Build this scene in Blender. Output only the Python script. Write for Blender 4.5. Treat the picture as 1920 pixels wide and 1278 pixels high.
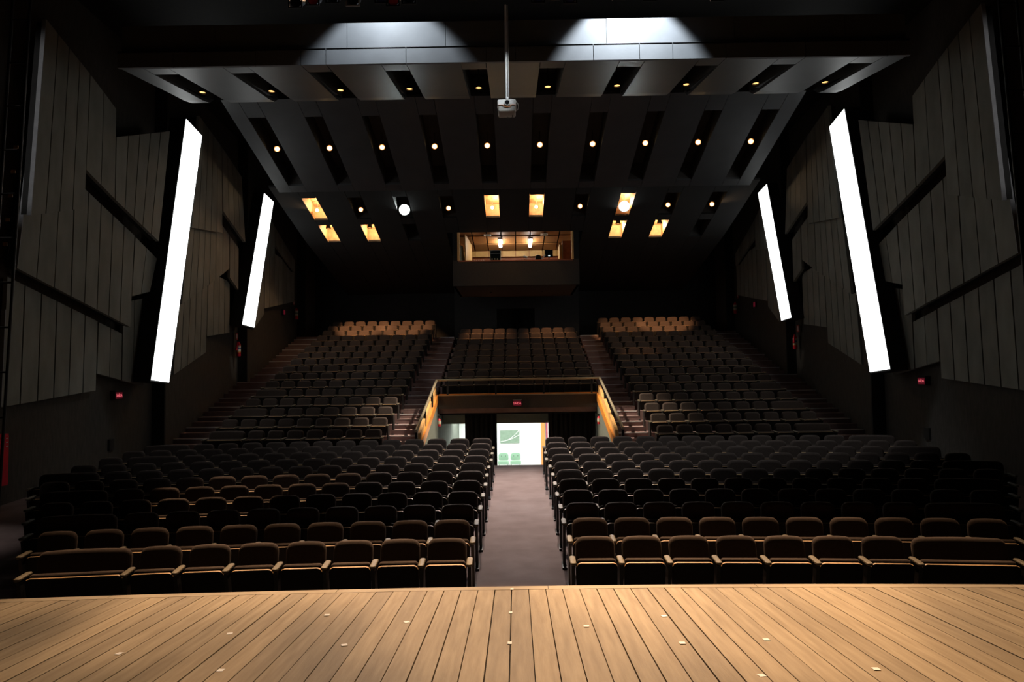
import bpy, math, random
from mathutils import Vector, Matrix

random.seed(7)
for o in list(bpy.data.objects):
    bpy.data.objects.remove(o, do_unlink=True)
SC = bpy.context.scene
COL = SC.collection
R = math.radians

# ------------------------------------------------------------------ camera
cd = bpy.data.cameras.new('camera')
cam = bpy.data.objects.new('camera', cd)
COL.objects.link(cam)
cd.sensor_width = 36.0
cd.lens = 1330.0 / 1920.0 * 36.0
cd.clip_start, cd.clip_end = 0.05, 200
PITCH, ROLL, YAW = R(2.84), R(0.832), R(-0.25)
_f = Vector((math.sin(YAW) * math.cos(PITCH), math.cos(YAW) * math.cos(PITCH), math.sin(PITCH)))
_r = Vector((math.cos(YAW), -math.sin(YAW), 0))
_u = _r.cross(_f)
_r2 = _r * math.cos(ROLL) - _u * math.sin(ROLL)
_u2 = _u * math.cos(ROLL) + _r * math.sin(ROLL)
cam.matrix_world = Matrix(((_r2.x, _u2.x, -_f.x, -0.0438), (_r2.y, _u2.y, -_f.y, 0),
                           (_r2.z, _u2.z, -_f.z, 0), (0, 0, 0, 1)))
SC.camera = cam

# ------------------------------------------------------------------ world, exposure
w = bpy.data.worlds.new('world')
SC.world = w
w.use_nodes = True
w.node_tree.nodes['Background'].inputs['Color'].default_value = (0.55, 0.6, 0.7, 1)
w.node_tree.nodes['Background'].inputs['Strength'].default_value = 0.0
vs = SC.view_settings
vs.view_transform = 'Standard'
vs.look = 'None'
vs.exposure = 0.0
vs.gamma = 1.0
vs.use_curve_mapping = False


def lamp(kind, name, loc, target, power, color, size=0.1, cone=30, blend=0.3, sx=1, sy=1):
    ld = bpy.data.lights.new(name, kind)
    ld.energy = power
    ld.color = color
    if kind == 'SPOT':
        ld.spot_size = R(cone)
        ld.spot_blend = blend
        ld.shadow_soft_size = size
    elif kind == 'POINT':
        ld.shadow_soft_size = size
    else:
        ld.shape = 'RECTANGLE'
        ld.size, ld.size_y = sx, sy
    o = bpy.data.objects.new(name, ld)
    COL.objects.link(o)
    o.location = loc
    if target is not None:
        o.rotation_euler = (Vector(target) - Vector(loc)).to_track_quat('-Z', 'Y').to_euler()
    return o


WARM = (1.0, 0.62, 0.33)
TUNG = (1.0, 0.80, 0.58)
STAGE = (1.0, 0.64, 0.37)
COOL = (0.86, 0.94, 1.0)
# white front-of-house spots in the rear ceiling
lamp('SPOT', 'stage_spot', (-4.125, 26.2, 6.22), (0.7, 3.8, -1.5), 1500, COOL, 0.1, 30, 0.8)
lamp('SPOT', 'stage_spot', (4.125, 26.2, 6.22), (-0.7, 3.8, -1.5), 1500, COOL, 0.1, 30, 0.8)
# overhead lanterns out of frame above the front rows: they light the stage front and the first two rows from steeply above
for lx, pw, ty in ((-5.2, 2500, 6.75), (-3.8, 3100, 6.8), (-2.0, 4100, 6.8), (-0.2, 4700, 6.95), (1.6, 5000, 7.0), (3.4, 5000, 7.0), (5.4, 2300, 6.95)):
    lamp('SPOT', 'overhead_lantern', (lx, 13.4, 8.0), (lx * 0.9, ty, -1.5), pw, STAGE, 0.05, 31, 0.3)
# two front canopy downlights that catch a patch of rows three to six on the left
lamp('SPOT', 'patch_spot', (-5.775, 16.45, 6.7), (-4.9, 12.0, -1.9), 4200, STAGE, 0.05, 15, 0.5)
lamp('SPOT', 'patch_spot', (-4.125, 16.45, 6.7), (-3.6, 12.9, -1.9), 2200, STAGE, 0.05, 13, 0.6)
lamp('SPOT', 'overhead_lantern', (-8.2, 12.9, 8.0), (-9.5, 11.6, -2.7), 650, (1.0, 0.9, 0.85), 0.05, 18, 1.0)
# floods that wash down the front of the canopy fascia
lamp('SPOT', 'fascia_flood', (-2.6, 13.35, 8.0), (-2.6, 14.45, 6.5), 330, COOL, 0.04, 96, 0.35)
lamp('SPOT', 'fascia_flood', (2.4, 13.35, 8.05), (2.4, 14.45, 6.6), 950, COOL, 0.04, 88, 0.35)
# added spot to brighten the projector, two stage-side lamps on the panel edges
lamp('SPOT', 'batten_spot', (0.5, 11.6, 7.2), (-0.14, 13.9, 5.75), 330, COOL, 0.05, 28, 0.6)
for sx in (-1, 1):
    lamp('SPOT', 'stage_side_lamp', (sx * 11.6, 9.0, 6.0), (sx * 10.25, 15.0, 5.4), 260, (1.0, 0.97, 0.94), 0.08, 42, 0.5)
# middle canopy spots over the aisle and the tunnel
for lx in (-0.825, 0.825):
    lamp('SPOT', 'aisle_spot', (lx, 21.85, 7.0), (lx * 0.3, 14.6, -2.5), 5200, (1.0, 0.84, 0.74), 0.07, 40, 1.0)
    lamp('SPOT', 'tunnel_spot', (lx * 3, 21.9, 7.0), (-lx * 3.5, 22.3, -1.1), 9000, (1.0, 0.84, 0.66), 0.07, 25, 0.8)
    lamp('SPOT', 'panel_spot', (lx * 9, 26.2, 6.1), (lx * 12.36, 24.2, 7.0), 26, WARM, 0.07, 60, 0.9)  # added warm spot to brighten the panels between the light boxes
# warm house lamps in the lit slots of the rear ceiling
for lx, ly, lz, tx, ty, tz, pw, cn in ((-7.4, 28.0, 5.55, -7.2, 33.5, 2.2, 2300, 27), (-5.75, 28.0, 5.55, -5.2, 33.5, 2.2, 2000, 27),
                                       (4.1, 28.0, 5.55, 5.0, 33.4, 2.1, 900, 26), (5.75, 28.0, 5.55, 7.0, 33.5, 2.2, 2000, 28),
                                       (-1.5, 31.2, 3.5, -1.3, 31.75, 1.8, 120, 80), (1.5, 31.2, 3.5, 1.5, 31.75, 1.8, 120, 80),
                                       (4.1, 26.2, 6.0, 5.0, 28.8, 0.9, 260, 18)):
    lamp('SPOT', 'house_spot', (lx, ly, lz), (tx, ty, tz), pw * 1.3, (1.0, 0.50, 0.22), 0.05, cn, 0.6)
# two added fill spots to brighten the extinguishers on the side walls
for sx in (-1, 1):
    lamp('SPOT', 'wall_spot', (sx * 7.3, 26.1, 6.0), (sx * 10.5, 26.75, 1.2), 230, (1.0, 0.9, 0.8), 0.05, 10, 0.9)
# foyer behind the tunnel
lamp('AREA', 'lintel_light', (0.2, 25.2, -1.12), (0.2, 26.0, -1.75), 5, (0.95, 1.0, 0.9), sx=4.6, sy=0.08)  # added strip in place of floor bounce onto the lintel
lamp('AREA', 'foyer_light', (0.0, 31.2, -1.72), (0.0, 31.2, -5), 240, (0.95, 1.0, 0.95), sx=5.6, sy=2.6)

# ------------------------------------------------------------------ materials


def mat(name, color, rough=0.6, metal=0.0, var=0.0, scale=8.0, emit=None, estr=0.0, stretch=(1, 1, 1),
        bump=0.0, bscale=60.0, spec=0.5, rnd=0.0, color2=None):
    m = bpy.data.materials.new(name)
    m.use_nodes = True
    nt = m.node_tree
    b = nt.nodes['Principled BSDF']
    b.inputs['Roughness'].default_value = rough
    b.inputs['Metallic'].default_value = metal
    b.inputs['Specular IOR Level'].default_value = spec
    b.inputs['Base Color'].default_value = (*color, 1)
    tc = nt.nodes.new('ShaderNodeTexCoord')
    mp = nt.nodes.new('ShaderNodeMapping')
    mp.inputs['Scale'].default_value = stretch
    nt.links.new(tc.outputs['Object'], mp.inputs['Vector'])
    if var > 0 or color2:
        nz = nt.nodes.new('ShaderNodeTexNoise')
        nz.inputs['Scale'].default_value = scale
        nz.inputs['Detail'].default_value = 6
        nt.links.new(mp.outputs['Vector'], nz.inputs['Vector'])
        rp = nt.nodes.new('ShaderNodeValToRGB')
        rp.color_ramp.elements[0].position = 0.3
        rp.color_ramp.elements[1].position = 0.7
        c2 = color2 or tuple(min(1, c * (1 + var)) for c in color)
        c1 = color if color2 else tuple(c * (1 - var) for c in color)
        rp.color_ramp.elements[0].color = (*c1, 1)
        rp.color_ramp.elements[1].color = (*c2, 1)
        nt.links.new(nz.outputs['Fac'], rp.inputs['Fac'])
        out = rp.outputs['Color']
        if rnd > 0:
            oi = nt.nodes.new('ShaderNodeObjectInfo')
            mr = nt.nodes.new('ShaderNodeMapRange')
            mr.inputs['To Min'].default_value = 1 - rnd
            mr.inputs['To Max'].default_value = 1 + rnd
            nt.links.new(oi.outputs['Random'], mr.inputs['Value'])
            hs = nt.nodes.new('ShaderNodeHueSaturation')
            nt.links.new(mr.outputs['Result'], hs.inputs['Value'])
            nt.links.new(out, hs.inputs['Color'])
            out = hs.outputs['Color']
        nt.links.new(out, b.inputs['Base Color'])
    if bump > 0:
        n2 = nt.nodes.new('ShaderNodeTexNoise')
        n2.inputs['Scale'].default_value = bscale
        n2.inputs['Detail'].default_value = 4
        nt.links.new(mp.outputs['Vector'], n2.inputs['Vector'])
        bp = nt.nodes.new('ShaderNodeBump')
        bp.inputs['Strength'].default_value = bump
        bp.inputs['Distance'].default_value = 0.01
        nt.links.new(n2.outputs['Fac'], bp.inputs['Height'])
        nt.links.new(bp.outputs['Normal'], b.inputs['Normal'])
    if emit:
        b.inputs['Emission Color'].default_value = (*emit, 1)
        b.inputs['Emission Strength'].default_value = estr
    return m


M = {}
M['plank'] = mat('stage_plank_wood', (0.31, 0.232, 0.135), 0.6, scale=3.0, stretch=(9, 0.7, 1), rnd=0.14, spec=0.2,
                 color2=(0.43, 0.335, 0.208), bump=0.15, bscale=25)
M['plank_edge'] = mat('stage_edge_wood', (0.37, 0.288, 0.172), 0.6, scale=3.0, stretch=(0.7, 9, 1), rnd=0.06, spec=0.2,
                      color2=(0.44, 0.36, 0.245), bump=0.1)
M['under'] = mat('dark_underfloor', (0.012, 0.009, 0.007), 0.9)
M['black'] = mat('matt_black_paint', (0.012, 0.012, 0.012), 0.8, var=0.2)
M['carpet'] = mat('mauve_grey_carpet', (0.22, 0.165, 0.157), 0.95, scale=2.2, color2=(0.285, 0.225, 0.215), bump=0.5, bscale=220, spec=0.1)
M['step'] = mat('plum_step_carpet', (0.24, 0.158, 0.148), 0.95, scale=3, color2=(0.33, 0.23, 0.215), bump=0.4, bscale=160, spec=0.1)
M['nosing'] = mat('aluminium_nosing', (0.75, 0.75, 0.76), 0.35, metal=0.1)
M['fabric'] = mat('brown_seat_fabric', (0.072, 0.053, 0.044), 0.8, var=0.12, scale=40, bump=0.4, bscale=400, spec=0.15)
for _b in [M['fabric'].node_tree.nodes['Principled BSDF']]:
    _b.inputs['Sheen Weight'].default_value = 0.12
    _b.inputs['Sheen Roughness'].default_value = 0.35
    _b.inputs['Sheen Tint'].default_value = (1.0, 0.8, 0.66, 1)
M['pan'] = mat('black_seat_pan', (0.014, 0.013, 0.012), 0.6, var=0.15, spec=0.2)
M['woodedge'] = mat('light_plywood_edge', (0.42, 0.26, 0.12), 0.5, var=0.15, scale=20)
M['armwood'] = mat('tan_armrest_wood', (0.15, 0.125, 0.08), 0.55, var=0.15, scale=12)
M['frame'] = mat('black_seat_metal', (0.018, 0.018, 0.018), 0.45, metal=0.3)
M['board'] = mat('charcoal_acoustic_board', (0.225, 0.23, 0.205), 0.75, var=0.16, scale=2.5, rnd=0.12, stretch=(1, 1, 0.5), bump=0.15, bscale=40)
M['wall'] = mat('dark_brown_wall_render', (0.058, 0.051, 0.042), 0.9, var=0.2, scale=6, stretch=(3, 3, 0.6), bump=0.5, bscale=50)
M['canopy'] = mat('dark_grey_canopy_board', (0.036, 0.038, 0.042), 0.42, var=0.14, scale=1.6, bump=0.1, bscale=30)
M['fascia'] = mat('grey_fascia_board', (0.13, 0.138, 0.15), 0.65, var=0.1, scale=2, bump=0.1, bscale=20)
M['ceilback'] = mat('black_rear_ceiling', (0.007, 0.007, 0.007), 0.85, var=0.2, scale=2)
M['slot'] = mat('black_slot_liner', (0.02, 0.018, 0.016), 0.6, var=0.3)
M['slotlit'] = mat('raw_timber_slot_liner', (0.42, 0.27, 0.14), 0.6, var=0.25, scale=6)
M['edge'] = mat('pale_grey_panel_edge', (0.30, 0.31, 0.33), 0.7, var=0.1)
M['diffuser'] = mat('white_light_diffuser', (0.9, 0.9, 0.9), 0.5, emit=(0.97, 1.0, 0.99), estr=2.7)
M['bulb'] = mat('warm_lamp_lens', (1, 0.8, 0.5), 0.3, emit=(1.0, 0.66, 0.30), estr=14)
M['reflector'] = mat('glowing_lamp_reflector', (0.6, 0.3, 0.1), 0.3, emit=(1.0, 0.36, 0.08), estr=0.9)
M['bulbdim'] = mat('warm_lamp_lens_seen_edge_on', (1, 0.8, 0.5), 0.3, emit=(1.0, 0.50, 0.16), estr=2.2)
M['bulbwhite'] = mat('white_spot_lens', (1, 1, 1), 0.3, emit=(0.9, 1.0, 0.97), estr=70)
M['can'] = mat('black_lamp_can', (0.02, 0.02, 0.02), 0.5, metal=0.4)
M['orange'] = mat('orange_varnished_wood', (0.62, 0.21, 0.03), 0.4, scale=5, stretch=(1, 4, 4), color2=(0.72, 0.30, 0.06))
M['palewood'] = mat('pale_orange_wood', (0.72, 0.40, 0.14), 0.45, var=0.12, scale=6)
M['rail'] = mat('brushed_brass_rail', (0.42, 0.36, 0.25), 0.4, metal=0.6)
M['post'] = mat('black_rail_post', (0.02, 0.02, 0.022), 0.45, metal=0.3)
M['curtain'] = mat('black_curtain_cloth', (0.012, 0.012, 0.013), 0.95, var=0.2)
M['header'] = mat('dark_header_board', (0.065, 0.055, 0.045), 0.8, var=0.15, scale=20)
M['boothfront'] = mat('dark_brown_booth_board', (0.032, 0.027, 0.022), 0.8, var=0.15, scale=12)
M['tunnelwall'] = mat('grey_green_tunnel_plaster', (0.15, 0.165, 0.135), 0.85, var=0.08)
M['greenwall'] = mat('pale_green_plaster', (0.42, 0.47, 0.39), 0.85, var=0.05)
M['white'] = mat('white_foyer_plaster', (0.86, 0.88, 0.86), 0.8)
M['greenglass'] = mat('pale_green_board', (0.20, 0.28, 0.21), 0.5, scale=2.0, stretch=(2.5, 1, 6), color2=(0.26, 0.35, 0.27))
M['greenchair'] = mat('pale_green_plastic', (0.27, 0.43, 0.31), 0.5)
M['dkgreen'] = mat('grey_green_plastic_hole', (0.16, 0.22, 0.18), 0.6)
M['foyerorange'] = mat('orange_paint', (0.85, 0.27, 0.07), 0.6)
M['foyerpink'] = mat('crimson_paint', (0.5, 0.06, 0.12), 0.6)
M['red'] = mat('red_enamel', (0.72, 0.018, 0.045), 0.35, var=0.08)
M['redsign'] = mat('red_sign_plate', (0.45, 0.05, 0.05), 0.5)
M['signwhite'] = mat('white_print', (0.75, 0.7, 0.66), 0.6)
M['label_white'] = mat('cream_label', (0.72, 0.68, 0.55), 0.6)
M['label_blue'] = mat('blue_label_band', (0.03, 0.07, 0.35), 0.6)
M['label_green'] = mat('green_label_band', (0.04, 0.12, 0.05), 0.6)
M['label_orange'] = mat('orange_label_band', (0.7, 0.25, 0.05), 0.6)
M['exitred'] = mat('red_exit_face', (0.22, 0.02, 0.04), 0.4, emit=(0.9, 0.05, 0.12), estr=0.06)
M['exittext'] = mat('lit_exit_letters', (1, 0.4, 0.45), 0.4, emit=(1.0, 0.16, 0.2), estr=0.8)
M['metalgrey'] = mat('grey_metal', (0.45, 0.43, 0.40), 0.45, metal=0.4)
M['projwhite'] = mat('white_projector_plastic', (0.78, 0.76, 0.73), 0.4)
M['projgrey'] = mat('warm_grey_projector_plastic', (0.36, 0.34, 0.30), 0.5)
M['glass'] = mat('dark_lens_glass', (0.01, 0.01, 0.012), 0.08)
M['tile'] = mat('amber_wood_tile', (0.22, 0.085, 0.022), 0.5, scale=4, stretch=(1, 6, 1), color2=(0.33, 0.15, 0.04), rnd=0.25)
M['backtile'] = mat('yellow_wood_wall_panel', (0.45, 0.26, 0.08), 0.5, scale=4, color2=(0.54, 0.33, 0.11), rnd=0.08)
M['desk'] = mat('red_brown_desk', (0.30, 0.09, 0.04), 0.5, var=0.15)
M['boothlamp'] = mat('booth_lamp_glass', (1, 1, 1), 0.4, emit=(0.96, 0.98, 1.0), estr=30)
M['screen'] = mat('dark_screen', (0.01, 0.015, 0.015), 0.15)
M['screenlit'] = mat('lit_patch_on_screen', (0.8, 0.85, 0.85), 0.4, emit=(0.9, 1, 1), estr=0.8)
M['tape'] = mat('white_tape', (0.95, 0.93, 0.88), 0.6)
M['plate'] = mat('black_cover_plate', (0.02, 0.018, 0.016), 0.5)
M['gelred'] = mat('red_gel', (0.35, 0.02, 0.05), 0.3)
M['gelblue'] = mat('blue_gel', (0.05, 0.06, 0.25), 0.3)
M['tag'] = mat('brass_tag', (0.42, 0.24, 0.12), 0.5)

# ------------------------------------------------------------------ mesh helpers


class MB:
    """Collects faces; build() links them as one mesh object."""

    def __init__(s):
        s.v, s.f, s.mi, s.sm = [], [], [], []

    def add(s, vs_, fs, mi=0, smooth=False):
        n = len(s.v)
        s.v += [tuple(p) for p in vs_]
        for f in fs:
            s.f.append(tuple(i + n for i in f))
            s.mi.append(mi)
            s.sm.append(smooth)
        return s

    def hexa(s, p, mi=0):
        """p: 4 bottom corners then 4 top corners."""
        return s.add(p, [(3, 2, 1, 0), (4, 5, 6, 7), (0, 1, 5, 4), (1, 2, 6, 5), (2, 3, 7, 6), (3, 0, 4, 7)], mi)

    def box(s, x0, x1, y0, y1, z0, z1, mi=0):
        return s.hexa([(x0, y0, z0), (x1, y0, z0), (x1, y1, z0), (x0, y1, z0),
                       (x0, y0, z1), (x1, y0, z1), (x1, y1, z1), (x0, y1, z1)], mi)

    def prism(s, pts, d, mi=0):
        """pts: 3-D outline; extruded by vector d."""
        n = len(pts)
        q = [tuple(a + b for a, b in zip(p, d)) for p in pts]
        fs = [tuple(range(n - 1, -1, -1)), tuple(range(n, 2 * n))]
        fs += [(i, (i + 1) % n, n + (i + 1) % n, n + i) for i in range(n)]
        return s.add(list(pts) + q, fs, mi)

    def tube(s, p0, p1, r0, r1=None, n=12, mi=0, caps=True):
        r1 = r0 if r1 is None else r1
        p0, p1 = Vector(p0), Vector(p1)
        d = (p1 - p0).normalized()
        a = d.orthogonal().normalized()
        b = d.cross(a)
        vs_ = []
        for p, r in ((p0, r0), (p1, r1)):
            for i in range(n):
                t = 2 * math.pi * i / n
                vs_.append(p + a * (r * math.cos(t)) + b * (r * math.sin(t)))
        s.add(vs_, [(i, (i + 1) % n, n + (i + 1) % n, n + i) for i in range(n)], mi, True)
        if caps:
            s.add(vs_[:n], [tuple(range(n - 1, -1, -1))], mi)
            s.add(vs_[n:], [tuple(range(n))], mi)
        return s

    def path(s, pts, r, n=8, mi=0):
        for a, b in zip(pts[:-1], pts[1:]):
            s.tube(a, b, r, n=n, mi=mi)
        return s

    def lathe(s, c, prof, n=16, mi=0):
        """prof: (radius, z) around vertical axis at c."""
        vs_ = []
        for r, z in prof:
            for i in range(n):
                t = 2 * math.pi * i / n
                vs_.append((c[0] + r * math.cos(t), c[1] + r * math.sin(t), c[2] + z))
        k = len(prof)
        fs = [(j * n + i, j * n + (i + 1) % n, (j + 1) * n + (i + 1) % n, (j + 1) * n + i) for j in range(k - 1) for i in range(n)]
        s.add(vs_, fs, mi, True)
        s.add(vs_[:n], [tuple(range(n - 1, -1, -1))], mi)
        s.add(vs_[-n:], [tuple(range(n))], mi)
        return s

    def slab(s, w, h, t, rt, rb, bev, m, mi=0, crown=0.0, nc=5):
        """A cushion: rounded outline in local X/Z (origin at bottom middle), thickness t in Y, placed by matrix m."""
        out = []

        def corner(cx, cz, r, a0):
            for i in range(nc):
                a = a0 + (math.pi / 2) * i / (nc - 1)
                out.append((cx + r * math.cos(a), cz + r * math.sin(a)))
        corner(w / 2 - rb, rb, rb, -math.pi / 2)
        corner(w / 2 - rt, h - rt, rt, 0)
        for i in range(1, 4):
            x = (w / 2 - rt) * (1 - i / 2)
            out.append((x, h))
        corner(-w / 2 + rt, h - rt, rt, math.pi / 2)
        corner(-w / 2 + rb, rb, rb, math.pi)
        o2 = []
        for x, z in out:
            if crown and z > h * 0.5:
                z += crown * (1 - (2 * x / w) ** 2) * (z - h * 0.5) / (h * 0.5)
            o2.append((x, z))
        hc = h / 2
        rings = []
        for a in (0, 30, 60, 90):
            rings.append((bev * (1 - math.sin(R(a))), -t / 2 + bev * (1 - math.cos(R(a)))))
        rings += [(i, -y) for i, y in reversed(rings)]
        n = len(o2)
        vs_ = []
        for ins, y in rings:
            for x, z in o2:
                vs_.append(m @ Vector((x * (1 - 2 * ins / w), y, hc + (z - hc) * (1 - 2 * ins / h))))
        k = len(rings)
        fs = [(j * n + i, j * n + (i + 1) % n, (j + 1) * n + (i + 1) % n, (j + 1) * n + i) for j in range(k - 1) for i in range(n)]
        s.add(vs_, fs, mi, True)
        s.add(vs_[:n], [tuple(range(n - 1, -1, -1))], mi)
        s.add(vs_[-n:], [tuple(range(n))], mi)
        return s

    def mesh(s, name, mats, off=(0, 0, 0)):
        me = bpy.data.meshes.new(name)
        me.from_pydata([(a - off[0], b - off[1], c - off[2]) for a, b, c in s.v], [], s.f)
        for m_ in mats:
            me.materials.append(m_)
        me.polygons.foreach_set('material_index', s.mi)
        me.polygons.foreach_set('use_smooth', s.sm)
        me.update()
        return me

    def build(s, name, m_, parent=None):
        mats = m_ if isinstance(m_, (list, tuple)) else [m_]
        off = ORIG.get(parent.name, (0, 0, 0)) if parent is not None else (0, 0, 0)
        o = bpy.data.objects.new(name, s.mesh(name, mats, off))
        COL.objects.link(o)
        if parent is not None:
            o.parent = parent
            ORIG[o.name] = off
        return o


ORIG = {}


def tag(o, label=None, cat=None, group=None, kind=None):
    if label:
        o['label'] = label
    if cat:
        o['category'] = cat
    if group:
        o['group'] = group
    if kind:
        o['kind'] = kind
    return o


def thing(name, label, cat, loc=(0, 0, 0), group=None, kind=None):
    o = bpy.data.objects.new(name, None)
    COL.objects.link(o)
    o.location = loc
    o.empty_display_size = 0.2
    ORIG[o.name] = tuple(loc)
    return tag(o, label, cat, group, kind)


def B(x0, x1, y0, y1, z0, z1):
    return MB().box(x0, x1, y0, y1, z0, z1)


ORD = ['zeroth', 'first', 'second', 'third', 'fourth', 'fifth', 'sixth', 'seventh', 'eighth', 'ninth', 'tenth',
       'eleventh', 'twelfth', 'thirteenth', 'fourteenth', 'fifteenth', 'sixteenth']

# ------------------------------------------------------------------ layout numbers (eye of the camera at z = 0)
S = 0.5625                 # seat spacing
LY, LP, LR = 8.735, 0.9133, 41.37      # lower rows: first row, pitch, radius of first row
LZ, LDZ = -1.95, 0.0418                # top of seat backs
SH = 0.87                              # seat height
UY, UP, UZ, UDZ = 20.51, 0.9229, -1.455, 0.2812   # raised rows
UF = 0.72                              # tier nosing in front of seat back


def low_y(k, x):
    r = LR + LP * k
    return LY + LP * k - (r - math.sqrt(r * r - x * x))


def low_z(k):
    return LZ + LDZ * k - SH


# ================================================================== SETTING
# ---- stage
SY, SZ, SSL = 5.53, -1.61, 0.0591


def stage_edge(x):
    return SY - (41 - math.sqrt(41 * 41 - (x - 0.12) ** 2))


def stage_z(y):
    return SZ + SSL * (SY - y)


b = MB()
xs = [-9 + i * 0.75 for i in range(25)]
top = [(x, stage_edge(x) - 0.004) for x in xs]
vs_, fs = [], []
for x, ye in top:
    vs_ += [(x, ye, stage_z(ye) - 0.035), (x, ye, -2.95), (x, -3.0, stage_z(-3) - 0.035), (x, -3.0, -2.95)]
for i in range(len(xs) - 1):
    a, c = 4 * i, 4 * i + 4
    fs += [(a, c, c + 2, a + 2), (a, a + 1, c + 1, c), (a + 1, a + 3, c + 3, c + 1), (a + 2, c + 2, c + 3, a + 3)]
b.add(vs_, fs)
stage = tag(b.build('stage_floor', M['under']), 'raked timber stage in front of the seats', None, None, 'structure')
PW = 0.1272
for i in range(-50, 50):
    x0, x1 = -0.096 + i * PW, -0.096 + (i + 1) * PW
    g = random.uniform(0.0022, 0.0046)
    x0 += g
    x1 -= g
    h = random.uniform(-0.0012, 0.0012)
    y0 = 0.2
    ya, yb = stage_edge(x0) - 0.105, stage_edge(x1) - 0.105
    MB().hexa([(x0, y0, stage_z(y0) - 0.03), (x1, y0, stage_z(y0) - 0.03), (x1, yb, stage_z(yb) - 0.03), (x0, ya, stage_z(ya) - 0.03),
               (x0, y0, stage_z(y0) + h), (x1, y0, stage_z(y0) + h), (x1, yb, stage_z(yb) + h), (x0, ya, stage_z(ya) + h)]
              ).build('plank', M['plank'], stage)
brk = [-7.5, -5.2, -3.1, -1.42, 0.18, 1.75, 3.6, 5.6, 7.5]
for a, c in zip(brk[:-1], brk[1:]):
    n = 6
    vs_, fs = [], []
    for i in range(n + 1):
        x = a + 0.002 + (c - a - 0.004) * i / n
        y1 = stage_edge(x)
        y0 = y1 - 0.1
        vs_ += [(x, y0, stage_z(y0) - 0.03), (x, y0, stage_z(y0) + 0.001), (x, y1, stage_z(y1) + 0.001), (x, y1, stage_z(y1) - 0.05)]
    for i in range(n):
        for j in range(4):
            p, q = 4 * i + j, 4 * i + (j + 1) % 4
            fs.append((p, q, q + 4, p + 4))
    fs += [(3, 2, 1, 0), (4 * n, 4 * n + 1, 4 * n + 2, 4 * n + 3)]
    MB().add(vs_, fs).build('edge_board', M['plank_edge'], stage)

# ---- lower floor with the curved rows' rake, cross aisle, ramp down into the tunnel
b = MB()
xs = [-11.2, -10, -9, -8, -7, -6, -5, -4, -3.3, -2.7, -2, -1.3, -0.65, 0, 0.65, 1.3, 2, 2.7, 3.3, 4, 5, 6, 7, 8, 9, 10, 11.2]
ks = [-0.62] + [i * 1.0 for i in range(0, 11)] + [11.17]
vs_ = []
for x in xs:
    for k in ks:
        vs_.append((x, low_y(k, x), low_z(max(k, -1))))
    vs_.append((x, 20.15 if abs(x) > 2.65 else 18.95, low_z(11.17)))
n = len(ks) + 1
fs = [(i * n + j, (i + 1) * n + j, (i + 1) * n + j + 1, i * n + j + 1) for i in range(len(xs) - 1) for j in range(n - 1)]
b.add(vs_, fs)
tag(b.build('floor', M['carpet']), 'mauve grey carpet floor of the lower seats and centre aisle', None, None, 'structure')
tag(B(-11.2, 11.2, 5.0, 8.35, -3.0, -2.87).build('floor_pit', M['black']), 'black pit cover between stage and front row', None, None, 'structure')  # unseen black strip added to stop floor bounce onto the front seats
zf = low_z(11.17)
b = MB().prism([(-2.7, 18.95, zf), (-2.7, 29.5, -4.4), (-2.7, 29.5, -4.6), (-2.7, 18.95, zf - 0.2)], (5.4, 0, 0))
tag(b.build('floor_ramp', M['carpet']), 'carpet ramp falling from the aisle into the tunnel', None, None, 'structure')
tag(B(-6, 6, 29.5, 33.6, -4.6, -4.4).build('floor_foyer', M['white']), 'white foyer floor beyond the tunnel', None, None, 'structure')

# ---- raised tiers


def tier_y(k):
    return UY + UP * k - UF


def tier_z(k):
    return UZ + UDZ * k - SH


def tiers(name, label, x0, x1, k0, k1):
    p = tag(thing(name, label, None, (0.5 * (x0 + x1), tier_y(k0), tier_z(k0)), None, 'structure'))
    for k in range(k0, k1 + 1):
        y1 = tier_y(k + 1) + 0.02 if k < k1 else 36.3
        B(x0, x1, tier_y(k), y1, tier_z(k) - UDZ - 0.04, tier_z(k)).build('tier', M['step'], p)


tiers('floor_tiers', 'carpeted tiers under the raised left block', -9.02, -3.93, 0, 15)
tiers('floor_tiers', 'carpeted tiers under the raised right block', 3.95, 9.05, 0, 15)
tiers('floor_tiers', 'carpeted tiers under the raised centre block', -2.84, 2.95, 5, 13)


def stair(name, label, x0, x1, jmax):
    p = thing(name, label, None, (0.5 * (x0 + x1), tier_y(0), tier_z(0)), None, 'structure')
    for j in range(1, jmax + 1):
        y0 = tier_y(j * 0.5)
        z = UZ + UDZ * 0.5 * j - SH
        y1 = tier_y((j + 1) * 0.5) + 0.02 if j < jmax else 36.3
        s_ = B(x0, x1, y0, y1, z - 0.19, z).build('step', M['step'], p)
        if j % 2 == 0:
            B(x0 + 0.03, x1 - 0.03, y0 - 0.008, y0 + 0.05, z - 0.022, z + 0.004).build('nosing', M['nosing'], s_)
        else:
            B(x0 + 0.01, x1 - 0.01, y0 - 0.006, y0 + 0.03, z - 0.016, z + 0.003).build('nosing', M['carpet'], s_)


stair('floor_stairs', 'outer stairs along the left wall', -10.9, -9.02, 31)
stair('floor_stairs', 'outer stairs along the right wall', 9.05, 10.95, 31)
stair('floor_stairs', 'inner stairs left of the tunnel', -3.93, -2.92, 30)
stair('floor_stairs', 'inner stairs right of the tunnel', 3.03, 3.95, 30)

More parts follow.
